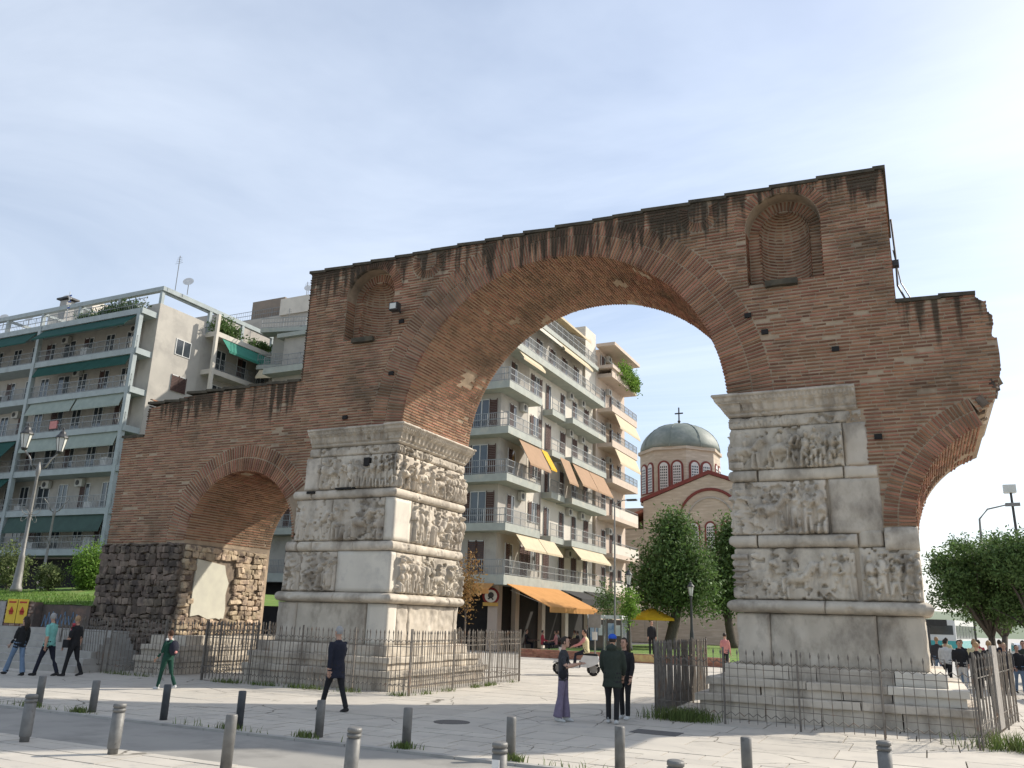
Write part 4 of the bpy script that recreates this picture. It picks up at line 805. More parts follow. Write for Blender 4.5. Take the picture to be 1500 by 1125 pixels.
B6=empty('far_block',(-62,62,0)); tag(B6,'beige rooftop block rising behind the grey apartment block','building'); bx('wall',-4,10,0,12,0,31.5,WALLB,B6); bx('roof_room',0,4.4,.6,6,31.5,33.8,pm('roof_brown',(.25,.20,.16),(.2,.17,.14),2,.9),B6); bx('roof_room',4.6,8.5,-.2,6,31.4,33.2,WALLW,B6); railing(B6,(-4,.1),(10,.1),31.5,1.,.3); antenna(B6,6,2,33.2,2.6); dish(B6,7.6,.4,34.1)
for i in range(3): [window(B6,(-2.6+2.6*q,0,21.5+3.2*i),0,1.2,2.1) for q in range(5)]
# --- tall block behind the arch, only its roof shows
B3=empty('apartment_block',(-44,66,0)); tag(B3,'tall block hidden behind the arch with chimneys above the brickwork','building')
bx('wall',-7,7,0,12,0,33.,WALLB,B3); b=MB(); b.box(1.2,3.8,1,3,33.,34.2,FRAME); b.build('roof_tank',B3)
for x,h in ((-1.3,35.3),(.7,34.8)): MB().lathe([(.16,33),(.16,h-.4),(.22,h-.35),(.22,h)],WALLP,(x,1,0),8).build('chimney',B3)
for i in range(9): [window(B3,(-5+2.6*q,0,3.4*i+1.2),0,1.1,2.1) for q in range(5)]
# --- centre corner block
CB=empty('apartment_block',(0,0,0)); tag(CB,'white corner apartment block with green balconies above the orange cafe awning','building')
CF=[4.67,7.96,11.19,14.39,17.55,20.66]; XS,YS=-23.93,48.4; XW,YW=-25.1,49.55
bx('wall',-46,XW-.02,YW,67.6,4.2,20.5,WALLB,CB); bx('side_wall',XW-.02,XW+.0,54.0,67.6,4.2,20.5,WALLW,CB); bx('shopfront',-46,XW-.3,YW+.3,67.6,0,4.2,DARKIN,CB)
for x in (-25.2,-29,-33,-38): bx('pillar',x-.35,x+.35,YW-.05,YW+.6,0,4.25,WALLP if x>-26 else WALLW,CB)
for y in (53,57.5,62,66.8): bx('pillar',XW-.4,XW+.02,y-.3,y+.3,0,4.25,WALLW,CB)
for i,z_ in enumerate(CF):
    th=.62 if i==0 else .5
    if i in (0,5):
        bx('balcony_slab',-46,XS,YS,YW+.02,z_-th,z_,GREENISH,CB); bx('balcony_slab',XW-.05,XS,YW+.021,67.5,z_-th,z_,GREENISH,CB); railing(CB,(XS-.06,YS),(XS-.06,67.4),z_,.95,.15); railing(CB,(-46,YS+.06),(XS,YS+.06),z_,.95,.15)
    else:
        bx('balcony_slab',-46,XS,YS,YW+.02,z_-th,z_,GREENISH,CB); bx('balcony_slab',XW-.05,XS,YW+.021,53.9,z_-th,z_,GREENISH,CB); railing(CB,(XS-.06,YS),(XS-.06,53.9),z_,.95,.15); railing(CB,(-46,YS+.06),(XS,YS+.06),z_,.95,.15)
        bx('balcony_slab',XW-.05,-24.25,56.6,59.2,z_-.5,z_-.05,GREENISH,CB); railing(CB,(-24.3,56.6),(-24.3,59.2),z_-.05,.95,.15)
        bx('balcony_slab',XW-.05,-23.75,59.5,67.4,z_-.55,z_-.1,GREENISH,CB); railing(CB,(-23.8,59.5),(-23.8,67.4),z_-.1,.95,.15)
    if i<5:
        for q in range(6): window(CB,(-26.6-3.1*q,YW,z_+.03),0,1.25,2.25,'door','both' if i in(1,2,3) else 'closed' if i==0 else 'half')
        window(CB,(XW,51.4,z_+.03),PI/2,1.15,2.2,'door','half'); window(CB,(XW,55.3,z_+.75),PI/2,1.0,1.5,'window','both')
        if i==0: window(CB,(XW,53.6,z_+.03),PI/2,1.2,2.2,'door','closed')
        for y in (57.6,60.6,63.2,65.9): window(CB,(XW,y,z_+.03),PI/2,1.05,2.15,'door','closed' if (i+int(y))%3==0 else 'half')
        for y in (52.9,61.9,64.6)[(i+1)%2:]: acunit(CB,(XW+.02,y,z_+2.05),PI/2)
    if 0<i<5: MB().tube([(XW+.06,56.4,z_-3),(XW+.06,56.4,z_+.3)],.05,WALLB,6).build('drainpipe',CB)
for y in np.arange(50.5,66,2.6): window(CB,(XW-.0,y,20.69),PI/2,1.3,2.2,'door','half')
bx('penthouse',-45.5,XW-.01,YW+.4,67.5,20.5,23.6,WALLB,CB); bx('roof_slab',-46,XW+.6,YW,67.5,23.6,23.95,GREENISH,CB); railing(CB,(XW+.5,YW),(XW+.5,67.4),23.95,1.0,.15)
bx('penthouse',-44,XW-1.6,56,67,23.95,26.6,WALLB,CB); bx('roof_slab',-44.5,XW-1.,55.5,67.4,26.6,26.85,WALLW,CB); bx('stair_tower',XW-2,XW+.2,65.2,67.8,20.5,27.2,WALLW,CB)
awning(CB,(XW-.9,58,26.5),(XW-.9,65,26.5),(1.7,0),.9,AWC); awning(CB,(XW+.5,51.,23.55),(XW+.5,58,23.55),(.5,0),.5,WALLW); awning(CB,(XW+.5,58.5,23.55),(XW+.5,65,23.55),(.5,0),.6,AWC)
awning(CB,(XS-.1,50.,20.1),(XS-.1,53.8,20.1),(.35,0),.45,AWC)
for (y0,y1,fi,o_,dr,m) in ((50.3,53.9,3,.9,1.7,AWT),(54.1,55.2,3,.8,1.4,AWY),(57.2,59.1,3,.8,1.9,AWT),(59.7,63.2,3,.9,1.7,AWT),(63.3,66.9,3,.9,1.7,AWT),(50.2,53.8,1,.7,.95,AWC),(53.9,56.8,1,.7,.95,AWC),(59.7,66.6,1,.8,.9,AWC)):
    xx=XS-.1 if y1<57 else -23.85; z_=CF[fi]-.55; awning(CB,(xx,y0,z_),(xx,y1,z_),(o_,0),dr,m,.12)
b=MB()
for s in (-.4,.4): b.tube([(s+.3*math.cos(a),0,.3+.3*math.sin(a)) for a in np.linspace(0,2*PI,13)],.02,LAMPD,4)
b.tube([(-.4,0,.3),(-.1,0,.62),(.3,0,.62),(.4,0,.3),(.0,0,.3),(-.1,0,.62)],.018,LAMPD,4); b.tube([(.3,0,.62),(.3,0,.85),(.45,0,.88)],.015,LAMPD,4); tag(b.build('bicycle',None,(-25.6,48.7,14.4)),'dark bicycle leaning on a green balcony above the cafe','bicycle')
big=awning(CB,(XS+.02,48.9,4.1),(XS+.02,57.5,4.1),(3.0,0),1.35,AWO,.32,'cafe_awning'); awning(CB,(-31,YS-.01,4.1),(-24.6,YS-.01,4.1),(0,-.7),.35,AWO,.3,'cafe_awning')
awning(CB,(XS+.02,58,4.1),(XS+.02,62.4,4.1),(1.6,0),.6,AWK,.4); awning(CB,(XS+.02,62.6,4.2),(XS+.02,67,4.2),(1.8,0),.7,AWK,.4)
sg=MB(); sg.lathe([(.55,0),(.55,.09)],pm('sign_red',(.22,.02,.02),(.18,.02,.02),5,.5),n=28); sg.lathe([(.40,.09),(.40,.105)],pm('sign_white',(.7,.68,.62),(.6,.58,.52),5,.5),n=28); sg.lathe([(.0,.1),(.2,.11),(.16,.125),(.02,.13)],LAMPD,(0,.06,0),10); sg.tube([(-.15,-.2,.11),(0,-.05,.12),(.16,-.22,.11)],.06,LAMPD,6); sg.box(-.5,.5,-.62,-.40,.1,.15,pm('sign_gold',(.6,.38,.1),(.5,.3,.08),5,.5))
so_=sg.build('cafe_sign',None,(-25.3,49.42,3.35)); so_.rotation_euler=(PI/2,0,R(20)); tag(so_,'round dark red cafe sign with pale emblem on the corner pillar','sign')
# --- next block with rosy balconies
C2=empty('apartment_block',(0,0,0)); tag(C2,'narrow block with rosy balconies and a roof garden beside the church','building')
bx('wall',-36,-24.9,67.9,76,0,24.,WALLP,C2)
for i in range(7):
    z_=4.4+3.2*i; bx('balcony_slab',-25,-23.5,68.3,75.6,z_-.35,z_,WALLP,C2); bx('parapet',-23.6,-23.5,68.3,75.6,z_+.003,z_+(.75 if i in(0,1,2,6) else .25),WALLW if i<3 else WALLP,C2); railing(C2,(-23.55,68.3),(-23.55,75.6),z_+.25,.7,.15)
    for y in (69.8,72,74.2): window(C2,(-24.9,y,z_+.03),PI/2,1.1,2.1,'door','half')
    if i in (3,4): awning(C2,(-23.5,69,z_+2.75),(-23.5,75,z_+2.75),(.5,0),1.2,AWC)
    acunit(C2,(-24.85,70.9,z_+1.8),PI/2)
bx('roof_slab',-36,-23.3,67.9,76,24.0,24.3,WALLP,C2); bx('roof_slab',-25.,-23.2,68.2,75.8,26.2,26.5,WALLP,C2); bx('penthouse',-34,-25.0,69,75,24.3,26.2,WALLP,C2)
leaves('roof_garden',[((-23.4,72,24.4),(.5,2.2,.9),2),((-23.2,74,24.0),(.4,1.2,.8),1)],2600,.14,LEAFB,C2,44)
# ------------------------------------------------------------------ church
CH=empty('church',(-24.6,96,0)); tag(CH,'domed stone church with red trimmed windows behind the trees','church')
STN=pm('church_stone',(.47,.40,.315),(.40,.34,.27),2,.9,.1,20,stretch=(.4,.4,3),c3=(.55,.48,.39),s3=1.5); TRIM=pm('church_red',(.20,.055,.045),(.16,.045,.04),3,.8); DOME=pm('dome_lead',(.20,.225,.195),(.16,.185,.165),1.5,.6,c3=(.25,.27,.24),s3=.7); TILE=pm('roof_tile',(.33,.13,.085),(.26,.10,.07),6,.85)
dr=4.7; n=8; MB().lathe([(dr,15.2),(dr,21.1)],STN,n=8).build('drum',CH,rz=R(22.5)); MB().lathe([(dr+.25,21.1),(dr+.25,21.45)],STN,n=8).build('drum_cornice',CH,rz=R(22.5))
dm=MB(); dm.lathe([(dr*math.cos(a)*1.0,21.45+3.55*math.sin(a)) for a in np.linspace(0,PI/2-.03,12)],DOME,n=32); d_=dm.build('dome',CH,smooth=True)
for j in range(8):
    a=2*PI*j/8; rb=MB(); rb.tube([(dr*math.cos(q)*math.cos(a),dr*math.cos(q)*math.sin(a),21.47+3.57*math.sin(q)) for q in np.linspace(0,PI/2-.05,9)],.05,DOME,4); rb.build('rib',d_)
cx_=MB(); cx_.lathe([(.3,24.95),(.12,25.2),(.2,25.4),(.05,25.6)],LAMPD,n=10); cx_.box(-.07,.07,-.07,.07,25.5,27.1,LAMPD).box(-.5,.5,-.06,.06,26.3,26.45,LAMPD); cx_.build('cross',CH)
for j in range(8):
    a=-PI/2+2*PI*j/8; nx_,ny_=math.cos(a),math.sin(a); ap=dr*math.cos(PI/8); tx,ty=-ny_,nx_
    for s in (-1,1):
        wmesh='chw'
        if wmesh not in WM:
            o1=MB(); o1.prism([(-.62,0),(.62,0)]+arc(0,2.5,.62,0,PI,10),-.10,.05,TRIM); i1=MB(); i1.prism([(-.42,.1),(.42,.1)]+arc(0,2.5,.42,0,PI,10),-.13,-.1,FRAME); g1=MB()
            for u in range(4):
                for v in range(9): g1.box(-.36+u*.19,-.36+u*.19+.12,-.14,-.131,.2+v*.27,.2+v*.27+.17,PANE)
            WM[wmesh]=(o1.mesh('window'),i1.mesh('tracery'),g1.mesh('pane'))
        w_=link('window',WM[wmesh][0],CH,(nx_*ap+tx*s*.76,ny_*ap+ty*s*.76,16.3),a+PI/2); w_.scale=(1.15,1,1.15); link('tracery',WM[wmesh][1],w_); link('pane',WM[wmesh][2],w_)
b=MB(); b.box(-10,14,-4,12,0,14.6,STN); b.build('nave',CH); b=MB(); b.prism([(-2.3,0),(12.3,0),(12.3,14.8),(5,17.5),(-2.3,14.8)],-7.5,-4.01,STN); b.build('gable_front',CH)
b=MB(); 
for p,q in (((-2.6,14.75),(5,17.55)),((5,17.55),(12.6,14.75))):
    b.add([(p[0],-7.7,p[1]),(q[0],-7.7,q[1]),(q[0],-4,q[1]),(p[0],-4,p[1]),(p[0],-7.7,p[1]+.4),(q[0],-7.7,q[1]+.4),(q[0],-4,q[1]+.4),(p[0],-4,p[1]+.4)],BOXF,TRIM)
b.build('gable_trim',CH)
b=MB(); b.tube([(5+3.3*math.cos(a),-7.55,12.6+3.3*math.sin(a)) for a in np.linspace(0,PI,20)],.16,TRIM,6); b.tube([(5+2.4*math.cos(a),-7.55,12.6+2.4*math.sin(a)) for a in np.linspace(0,PI,20)],.1,WALLB,6); b.build('gable_arch',CH)
for x in (3.3,5,6.7): w_=link('window',WM['chw'][0],CH,(x,-7.5,9.4),0); link('tracery',WM['chw'][1],w_); link('pane',WM['chw'][2],w_)
b=MB(); b.prism([(-7,11.8),(-2.3,13.6),(-2.3,13.9),(-7.4,12.0)],-8.,-4.02,TILE); b.build('tile_roof',CH); bx('aisle',-7,-2.31,-7.6,-4.01,0,11.79,STN,CH)
b=MB(); b.box(-9.2,-5.6,-11.5,-8.2,0,21.8,STN); b.build('bell_tower',CH); b=MB(); b.lathe([(2.6,21.8),(2.5,22.5),(1.8,23.8),(.2,24.6)],DOME,(-7.4,-9.85,0),16); b.build('tower_dome',CH,smooth=True)
for z_ in (4,9.5,15.5): 
    w_=link('window',WM['chw'][0],CH,(-6.9,-11.5,z_),0); link('tracery',WM['chw'][1],w_); link('pane',WM['chw'][2],w_)
B5=empty('far_block',(-24,135,0)); tag(B5,'distant grey apartment block right of the church dome','building'); bx('wall',1,16,0,12,0,27.5,pm('far_wall',(.36,.36,.36),(.42,.41,.4),1,.9),B5); bx('roof_room',2,9,1,8,27.5,30.2,WALLP,B5)
for i in range(8): 
    bx('balcony_slab',.6,16,-1.1,0,3.4*i+2.9,3.4*i+3.2,GREY,B5); [window(B5,(2.6+2.7*q,0,3.4*i+3.25),0,1.3,2.1) for q in range(5)]
b=MB(); b.lathe([(1.1,30.2),(1.1,32)],TILE,(6,3,0),12); b.build('water_tank',B5); antenna(B5,3,4,30.2,3)
# distant blocks closing the street on the right, hills
hm=pm('hill',(.16,.20,.13),(.20,.23,.16),.02,.95); vs=[];fs=[]
for j in range(9):
    for i in range(41): x=-300+i*25; y=420+j*60; vs.append((x,y,-1+ (14+22*j/8)*math.sin(PI*min(1,j/5+.02))*(.55+.45*mnoise.noise(Vector((x*.006,y*.004,1))))*(1 if j else 0)))
fs=[(j*41+i,j*41+i+1,(j+1)*41+i+1,(j+1)*41+i) for j in range(8) for i in range(40)]
tag(MB().add(vs,fs,hm).build('hills',smooth=True),kind='structure')
# ------------------------------------------------------------------ planter, cafe furniture, booths
brk=pm('planter_brick',(.36,.16,.11),(.42,.22,.15),5,.9,.3,50,rnd=.25); pt=empty('brick_planter',(-13.6,45.,0)); tag(pt,'raised brick planter with lawn and graffiti beyond the archway','planter')
MB().box(-6.5,4.6,-1.6,26,0,.36,GRASS).build('planter_lawn',pt)
MB().box(-6.6,4.7,-1.75,-1.6,0,.44,MORTAR).build('planter_wall',pt)
for r_ in range(5):
    for c_ in range(46):
        piece('brick',(-6.5+c_*.243+(r_%2)*.1,-1.765,.045+r_*.085),(.228,.05,.072),brk,pt)
b=MB(); b.box(-.9,1.3,-1.80,-1.793,.06,.40,pm('yellow_paint',(.6,.47,.2),(.5,.3,.15),7,.8)); b.build('yellow_graffiti',pt)
def parasol(loc,r_,label):
    t=empty('parasol',loc); tag(t,label,'parasol'); MB().lathe([(.22,0),(.22,.06),(.03,.08),(.03,2.3)],SHUT,n=8).build('pole',t); b=MB(); b.lathe([(r_,1.95),(r_,2.12),(r_*.35,2.55)],AWY,n=8); b.lathe([(r_*.4,2.55),(.04,2.75)],AWY,n=8); b.build('canopy',t)
parasol((-16.4,55.6,.2),1.5,'yellow parasol over the cafe lawn')
b=MB(); t=empty('white_marquee',(-19.0,59,0)); tag(t,'pale canvas canopy beside the yellow parasol','canopy'); MB().prism([(-2.6,2.3),(2.6,2.3),(0,3.3)],-2,2,AWC).build('canopy',t); [MB().tube([(sx*2.5,sy*1.9,0),(sx*2.5,sy*1.9,2.3)],.04,FRAME,6).build('pole',t) for sx in(-1,1) for sy in(-1,1)]
def table_set(loc,rz,k):
    t=empty('cafe_table',loc,rz); tag(t,'dark cafe table under the orange awning','table','cafe tables'); MB().box(-.35,.35,-.35,.35,.70,.74,SHUT).build('table_top',t); MB().lathe([(.25,0),(.25,.03),(.03,.05),(.03,.7)],LAMPD,n=8).build('leg',t)
    for s in (-1,1):
        c=empty('cafe_chair',Vector(loc)+Vector((s*.75*math.cos(rz),s*.75*math.sin(rz),0)),rz+(PI/2 if s<0 else -PI/2)+PI); tag(c,'dark cafe chair at a table under the orange awning','chair','cafe chairs')
        MB().box(-.22,.22,-.22,.22,.43,.47,SHUT).build('seat',c); MB().box(-.22,.22,.19,.23,.48,.88,SHUT).build('backrest',c)
        for a_ in (-.2,.2):
            for b_ in (-.2,.2): MB().box(a_-.015,a_+.015,b_-.015,b_+.015,0,.43,LAMPM).build('leg',c)
for k,(x,y) in enumerate(((-22.6,50.3),(-21.4,53),(-22.8,55.8),(-20.2,51.4),(-20.4,56.4),(-19.0,54.2))): table_set((x,y,0),.3+.5*k,k)
blue=pm('booth_blue',(.10,.20,.36),(.4,.45,.5),6,.5)
for k,(x,lb) in enumerate(((-17.6,'glass phone booth with blue stickers, left of the pair'),(-16.5,'glass phone booth with pale advert, right of the pair'))):
    t=empty('phone_booth',(x,48.6,0)); tag(t,lb,'phone booth'); b=MB()
    for sx in(-.48,.48):
        for sy in(-.48,.48): b.box(sx-.03,sx+.03,sy-.03,sy+.03,0,2.15,LAMPM)
    b.box(-.52,.52,-.52,.52,2.151,2.35,FRAME); b.build('frame',t); MB().box(-.44,.44,-.49,-.47,.3,2.1,PANE).build('pane',t); MB().box(.47,.49,-.44,.44,.3,2.1,PANE).build('pane',t)
    MB().box(-.36,.1,-.51,-.495,.9,1.9,blue).build('sticker_panel',t); MB().box(.15,.4,-.51,-.495,1.2,1.8,FRAME).build('sticker_panel',t)
b=MB(); b.tube([(-11.6,31.6,0),(-11.6,31.6,2.3)],.035,LAMPM,6); b.box(-11.85,-11.35,31.55,31.57,1.75,2.25,LAMPM); b.box(-11.7,-11.5,31.54,31.56,1.3,1.6,FRAME); b=b.build('road_sign'); tag(b,'grey road sign on a thin post behind the scooter','sign')
# ------------------------------------------------------------------ people
def cloth(name,c): return pm('cloth_'+name,c,tuple(x*.8 for x in c),14,.9,.25,40)
SKIN=pm('skin',(.50,.30,.215),(.46,.27,.19),9,.6); HAIRB=pm('hair_dark',(.025,.018,.014),(.04,.028,.02),40,.6); HAIRG=pm('hair_grey',(.36,.35,.33),(.28,.27,.26),40,.7); HAIRF=pm('hair_fair',(.36,.24,.13),(.28,.18,.10),40,.6)
BLK=cloth('black',(.022,.022,.024)); SHOEW=cloth('white',(.6,.6,.58)); SHOEB=cloth('shoe',(.03,.028,.027)); EYE=pm('eye',(.02,.015,.012),(.03,.02,.02),9,.3); LIP=pm('lip',(.36,.15,.12),(.33,.14,.11),9,.6)
def person(loc,head,h,label,shirt=BLK,pants=BLK,shoes=SHOEB,hair=HAIRB,legs=((0,0),(0,0)),arms=((5,8,10,0),(5,8,10,0)),sleeve='long',bulk=1.,flare=0,longhair=False,turn=0,nod=0,lean=0,vox=.016,sit=None,coat=False,sleevem=None,group=None,cap=None,hood=False):
    """heading in degrees: direction the person faces (world angle); legs=(thigh fwd, knee bend) L,R ; arms=(fwd,out,elbow,inward)"""
    S=h/1.75; prim=[]  # (verts, faces, tag)
    def tube(pts,rad,tg,n=10,ex=1.,ey=1.):
        b=MB(); b.tube(pts,rad,SKIN,n,ex,ey); prim.append((b.v,b.f,tg))
    def ell(c,r,tg):
        b=MB(); b.ball(c,r,SKIN,14,9); prim.append((b.v,b.f,tg))
    ln=R(lean); up=Vector((0,math.sin(ln),math.cos(ln)))
    def dirv(a): return Vector((0,math.sin(R(a)),-math.cos(R(a))))
    # legs first, hips at origin then shift
    ank=[]; hip=[]; kn=[]
    for s,(a,kb) in zip((-1,1),legs):
        hp=Vector((s*.095,0,0)); k_=hp+dirv(a)*.43; an=k_+dirv(a-kb)*.43; hip.append(hp); kn.append(k_); ank.append(an)
    z0=(-min(a.z for a in ank)+.07) if sit is None else sit/S+.09
    off=Vector((0,0,z0)); r=bulk
    for s,hp,k_,an in zip((-1,1),hip,kn,ank):
        hp,k_,an=hp+off,k_+off,an+off; hem=.055+flare*.05
        tube([hp+Vector((0,0,.06)),hp.lerp(k_,.3),k_,k_.lerp(an,.4),an-(an-k_)*.04],[.088*r,.084*r,.06+flare*.012,.058+flare*.03,hem],'p')
        fd=Vector((0,1,0)); d=(an-k_).normalized(); fz=an+Vector((0,0,-.035)); tilt=max(-.5,min(.6,-d.y*.9))
        tube([fz+Vector((0,-.06,.01)),fz+Vector((0,.03,.0)),fz+Vector((0,.12,-.012-tilt*.05)),fz+Vector((0,.18,-.02-tilt*.08))],[.042,.048,.042,.025],'s',10,1,.8)
    pv=off; sh=pv+up*.50; nk=pv+up*.56; hd=pv+up*.70+Vector((0,.02+.05*math.sin(R(nod)),0))
    b=MB(); rings=[(-.06,.155,.11),(.03,.165,.115),(.13,.15,.105),(.25,.158,.112),(.38,.18,.118),(.46,.175,.10),(.515,.10,.075),(.54,.06,.06)]
    if coat: rings=[(-.22,.185,.135)]+rings
    vs=[]; n=18
    for t,rx,ry in rings:
        c=pv+up*t; k=bulk if t<.5 else 1
        vs+=[c+Vector((rx*k*math.cos(2*PI*j/n),0,0))+Vector((0,math.cos(ln),-math.sin(ln)))*(ry*k*math.sin(2*PI*j/n)) for j in range(n)]
    fs=[(i*n+j,i*n+(j+1)%n,(i+1)*n+(j+1)%n,(i+1)*n+j) for i in range(len(rings)-1) for j in range(n)]+[tuple(range(n-1,-1,-1)),tuple((len(rings)-1)*n+j for j in range(n))]
    prim.append(([tuple(v) for v in vs],fs,'t'))
    tube([nk-up*.05,nk+up*.05,hd],[.055,.05,.045],'k'); ell(hd+up*.015,(.073,.092,.108),'k'); ell(hd+Vector((0,.035,-.055)),(.05,.055,.05),'k')
    if hood: ell(nk+Vector((0,-.07,.0)),(.12,.07,.07),'t')
    tr=R(turn)
    hands=[]
    for s,(a,o_,eb,inn) in zip((-1,1),arms):
        sp_=sh+Vector((s*.175*bulk,0,-.03)); u_=Vector((s*math.sin(R(o_)),math.sin(R(a))*math.cos(R(o_)),-math.cos(R(a))*math.cos(R(o_)))).normalized(); el_=sp_+u_*.29
        a2=a+eb; f_=Vector((-s*math.sin(R(inn)),math.sin(R(a2))*math.cos(R(inn)),-math.cos(R(a2))*math.cos(R(inn)))).normalized(); wr=el_+f_*.25
        k=1.18 if bulk>1.05 else 1
        tube([sp_+Vector((-s*.04,0,.02)),sp_.lerp(el_,.35),el_],[.062*k,.054*k,.045*k],'a'); tube([el_,el_.lerp(wr,.4),wr],[.045*k,.042*k,.03*k if sleeve!='long' else .036*k],'f'); tube([wr-f_*.02,wr+f_*.04,wr+f_*.09],[.03,.042,.036],'h',10,1,.55); hands.append((wr,f_,s))
    bm_=MB(); tags=[]; src=[]
    for v,f,tg in prim:
        bm_.add(v,f,SKIN); src+=[(Vector(q),tg) for q in v]
        for fc in f: src.append((sum((Vector(v[i]) for i in fc),Vector())/len(fc),tg))
    me=bm_.mesh('p'); o=link('person',me); md=o.modifiers.new('r','REMESH'); md.mode='VOXEL'; md.voxel_size=vox; sm=o.modifiers.new('s','SMOOTH'); sm.iterations=2; sm.factor=.5
    dg=bpy.context.evaluated_depsgraph_get(); m2=bpy.data.meshes.new_from_object(o.evaluated_get(dg)); o.modifiers.clear(); o.data=m2; bpy.data.meshes.remove(me)
    m2.materials.clear(); slm={'p':pants,'s':shoes,'t':shirt,'a':(sleevem or shirt) if sleeve!='none' else SKIN,'f':(sleevem or shirt) if sleeve=='long' else SKIN,'h':SKIN,'k':SKIN}; keys=list(slm)
    for k in keys: m2.materials.append(slm[k])
    m2.materials.append(EYE); m2.materials.append(LIP)
    kd=KDTree(len(src)); [kd.insert(q,i) for i,(q,_) in enumerate(src)]; kd.balance()
    mi=[keys.index(src[kd.find(p.center)[1]][1]) for p in m2.polygons]
    m2.polygons.foreach_set('material_index',mi); m2.polygons.foreach_set('use_smooth',[True]*len(mi))
    # fingers, face details appended to the same mesh
    bme=bmesh.new(); bme.from_mesh(m2); dt=MB(); mats=list(m2.materials)
    for wr,f_,s in hands:
        side=f_.cross(Vector((0,0,1))) if abs(f_.z)<.9 else Vector((0,1,0)); side.normalize(); nrm=side.cross(f_)
        for q,(w_,l_) in enumerate(((-.027,.065),(-.009,.075),(.009,.07),(.026,.055))):
            p=wr+f_*.085+side*w_; dt.tube([p,p+f_*l_*.5,p+f_*l_*.8+nrm*.02*(-1),p+f_*l_-nrm*.035],[.009,.009,.008,.006],SKIN,6)
        p=wr+f_*.035-side*.035; dt.tube([p,p-side*.025+f_*.03,p-side*.03+f_*.06],[.011,.01,.007],SKIN,6)
    hc=hd+up*.015
    for s in (-1,1): dt.ball(hc+Vector((s*.03,.083,.005)),(.013,.008,.008),EYE,6,4); dt.ball(hc+Vector((s*.074,-.005,-.01)),(.012,.02,.032),SKIN,6,5); dt.tube([hc+Vector((s*.018,.09,.026)),hc+Vector((s*.046,.078,.026))],.005,hair,4)
    dt.tube([hc+Vector((0,.088,.005)),hc+Vector((0,.105,-.028)),hc+Vector((0,.088,-.036))],[.008,.014,.006],SKIN,6); dt.tube([hc+Vector((-.022,.086,-.06)),hc+Vector((0,.094,-.06)),hc+Vector((.022,.086,-.06))],.006,LIP,5)
    base=len(bme.verts); nv=[bme.verts.new(v) for v in dt.v]
    for f,m_ in zip(dt.f,dt.m):
        fm=dt.mats[m_]
        if fm.name not in [q.name for q in mats]: mats.append(fm); m2.materials.append(fm)
        try: fc=bme.faces.new([nv[i] for i in f]); fc.material_index=[q.name for q in mats].index('skin' if fm is SKIN else fm.name); fc.smooth=True
        except ValueError: pass
    bme.to_mesh(m2); bme.free()
    # hair
    hb=MB(); vs=[]; n=16; k=10; ok=[]
    hb.ball(hc+Vector((0,-.012,.016)),(.082,.096,.108),hair,n,k); me=hb.mesh('hair',True); b2=bmesh.new(); b2.from_mesh(me)
    kill=[v for v in b2.verts if (v.co.y-hc.y>.035 and v.co.z-hc.z<.055) or (v.co.z-hc.z<-.06)]; bmesh.ops.delete(b2,geom=kill,context='VERTS'); b2.to_mesh(me); b2.free(); ho=link('hair',me,o)
    if longhair: q=MB(); q.tube([hc+Vector((0,-.06,.03)),hc+Vector((0,-.085,-.08)),hc+Vector((0,-.09,-.2)),hc+Vector((0,-.08,-.3))],[.075,.085,.075,.03],hair,10,1.2,.6); q.build('long_hair',o,smooth=True)
    if cap is not None: q=MB(); q.ball(hc+Vector((0,-.01,.05)),(.09,.105,.075),cap,14,7); q.build('cap',o,smooth=True)
    if turn:
        rm=Matrix.Rotation(tr,4,'Z'); piv=hd.copy()
        for v in m2.vertices:
            if v.co.z>nk.z+.05: v.co=piv+rm@(v.co-piv)
        for c in o.children:
            for v in c.data.vertices: v.co=piv+rm@(v.co-piv)
    o.location=loc; o.scale=(S,S,S); o.rotation_euler=(0,0,R(head-90)); tag(o,label,'person',group); return o
TEAL=cloth('teal',(.22,.52,.46)); JEAN=cloth('jean',(.16,.23,.33)); NAVY=cloth('navy',(.02,.022,.035)); GREENC=cloth('green',(.012,.055,.038)); PURP=cloth('purple',(.20,.165,.235)); CHAR=cloth('charcoal',(.05,.05,.055)); OLIVE=cloth('hoodie',(.035,.045,.035)); CREAM=cloth('cream',(.62,.55,.33)); PINK=cloth('pink',(.62,.18,.22)); REDC=cloth('scarf',(.45,.06,.08)); WHITEC=SHOEW; BLUEC=cloth('blue',(.03,.10,.5))
p=person((-23.7,16.5,0),185,1.66,'person in a black top and blue jeans leaning against the steps',BLK,JEAN,SHOEB,HAIRB,((22,4),(-12,4)),((15,5,30,10),(5,8,10,0)),longhair=True,lean=-8,flare=.5)
p=person((-23.1,17.0,0),200,1.78,'grey haired person in a teal polo shirt walking by the steps',TEAL,NAVY,SHOEB,HAIRG,((20,6),(-16,10)),((-10,8,12,0),(12,8,15,0)),sleeve='short',bulk=1.12,turn=-60)
p=person((-22.55,17.4,0),200,1.7,'person in black with a red scarf and shoulder bag',BLK,BLK,SHOEB,HAIRF,((12,4),(-14,12)),((8,10,20,0),(-5,8,10,0)),sleeve='short',bulk=1.1,turn=-70)
b=MB(); b.tube([(-.1,.06,1.5),(-.02,.13,1.36),(.1,.07,1.5)],[.05,.06,.05],REDC,8); b.tube([(0,.13,1.36),(.02,.15,1.2),(.02,.15,1.1)],[.055,.05,.03],REDC,8); s_=b.build('scarf',p,smooth=True); b=MB(); b.box(-.32,-.12,.02,.18,.82,1.05,BLK); b.tube([(-.22,.1,1.05),(-.05,.13,1.3),(.14,.03,1.44)],.012,BLK,5); b.build('bag',p)
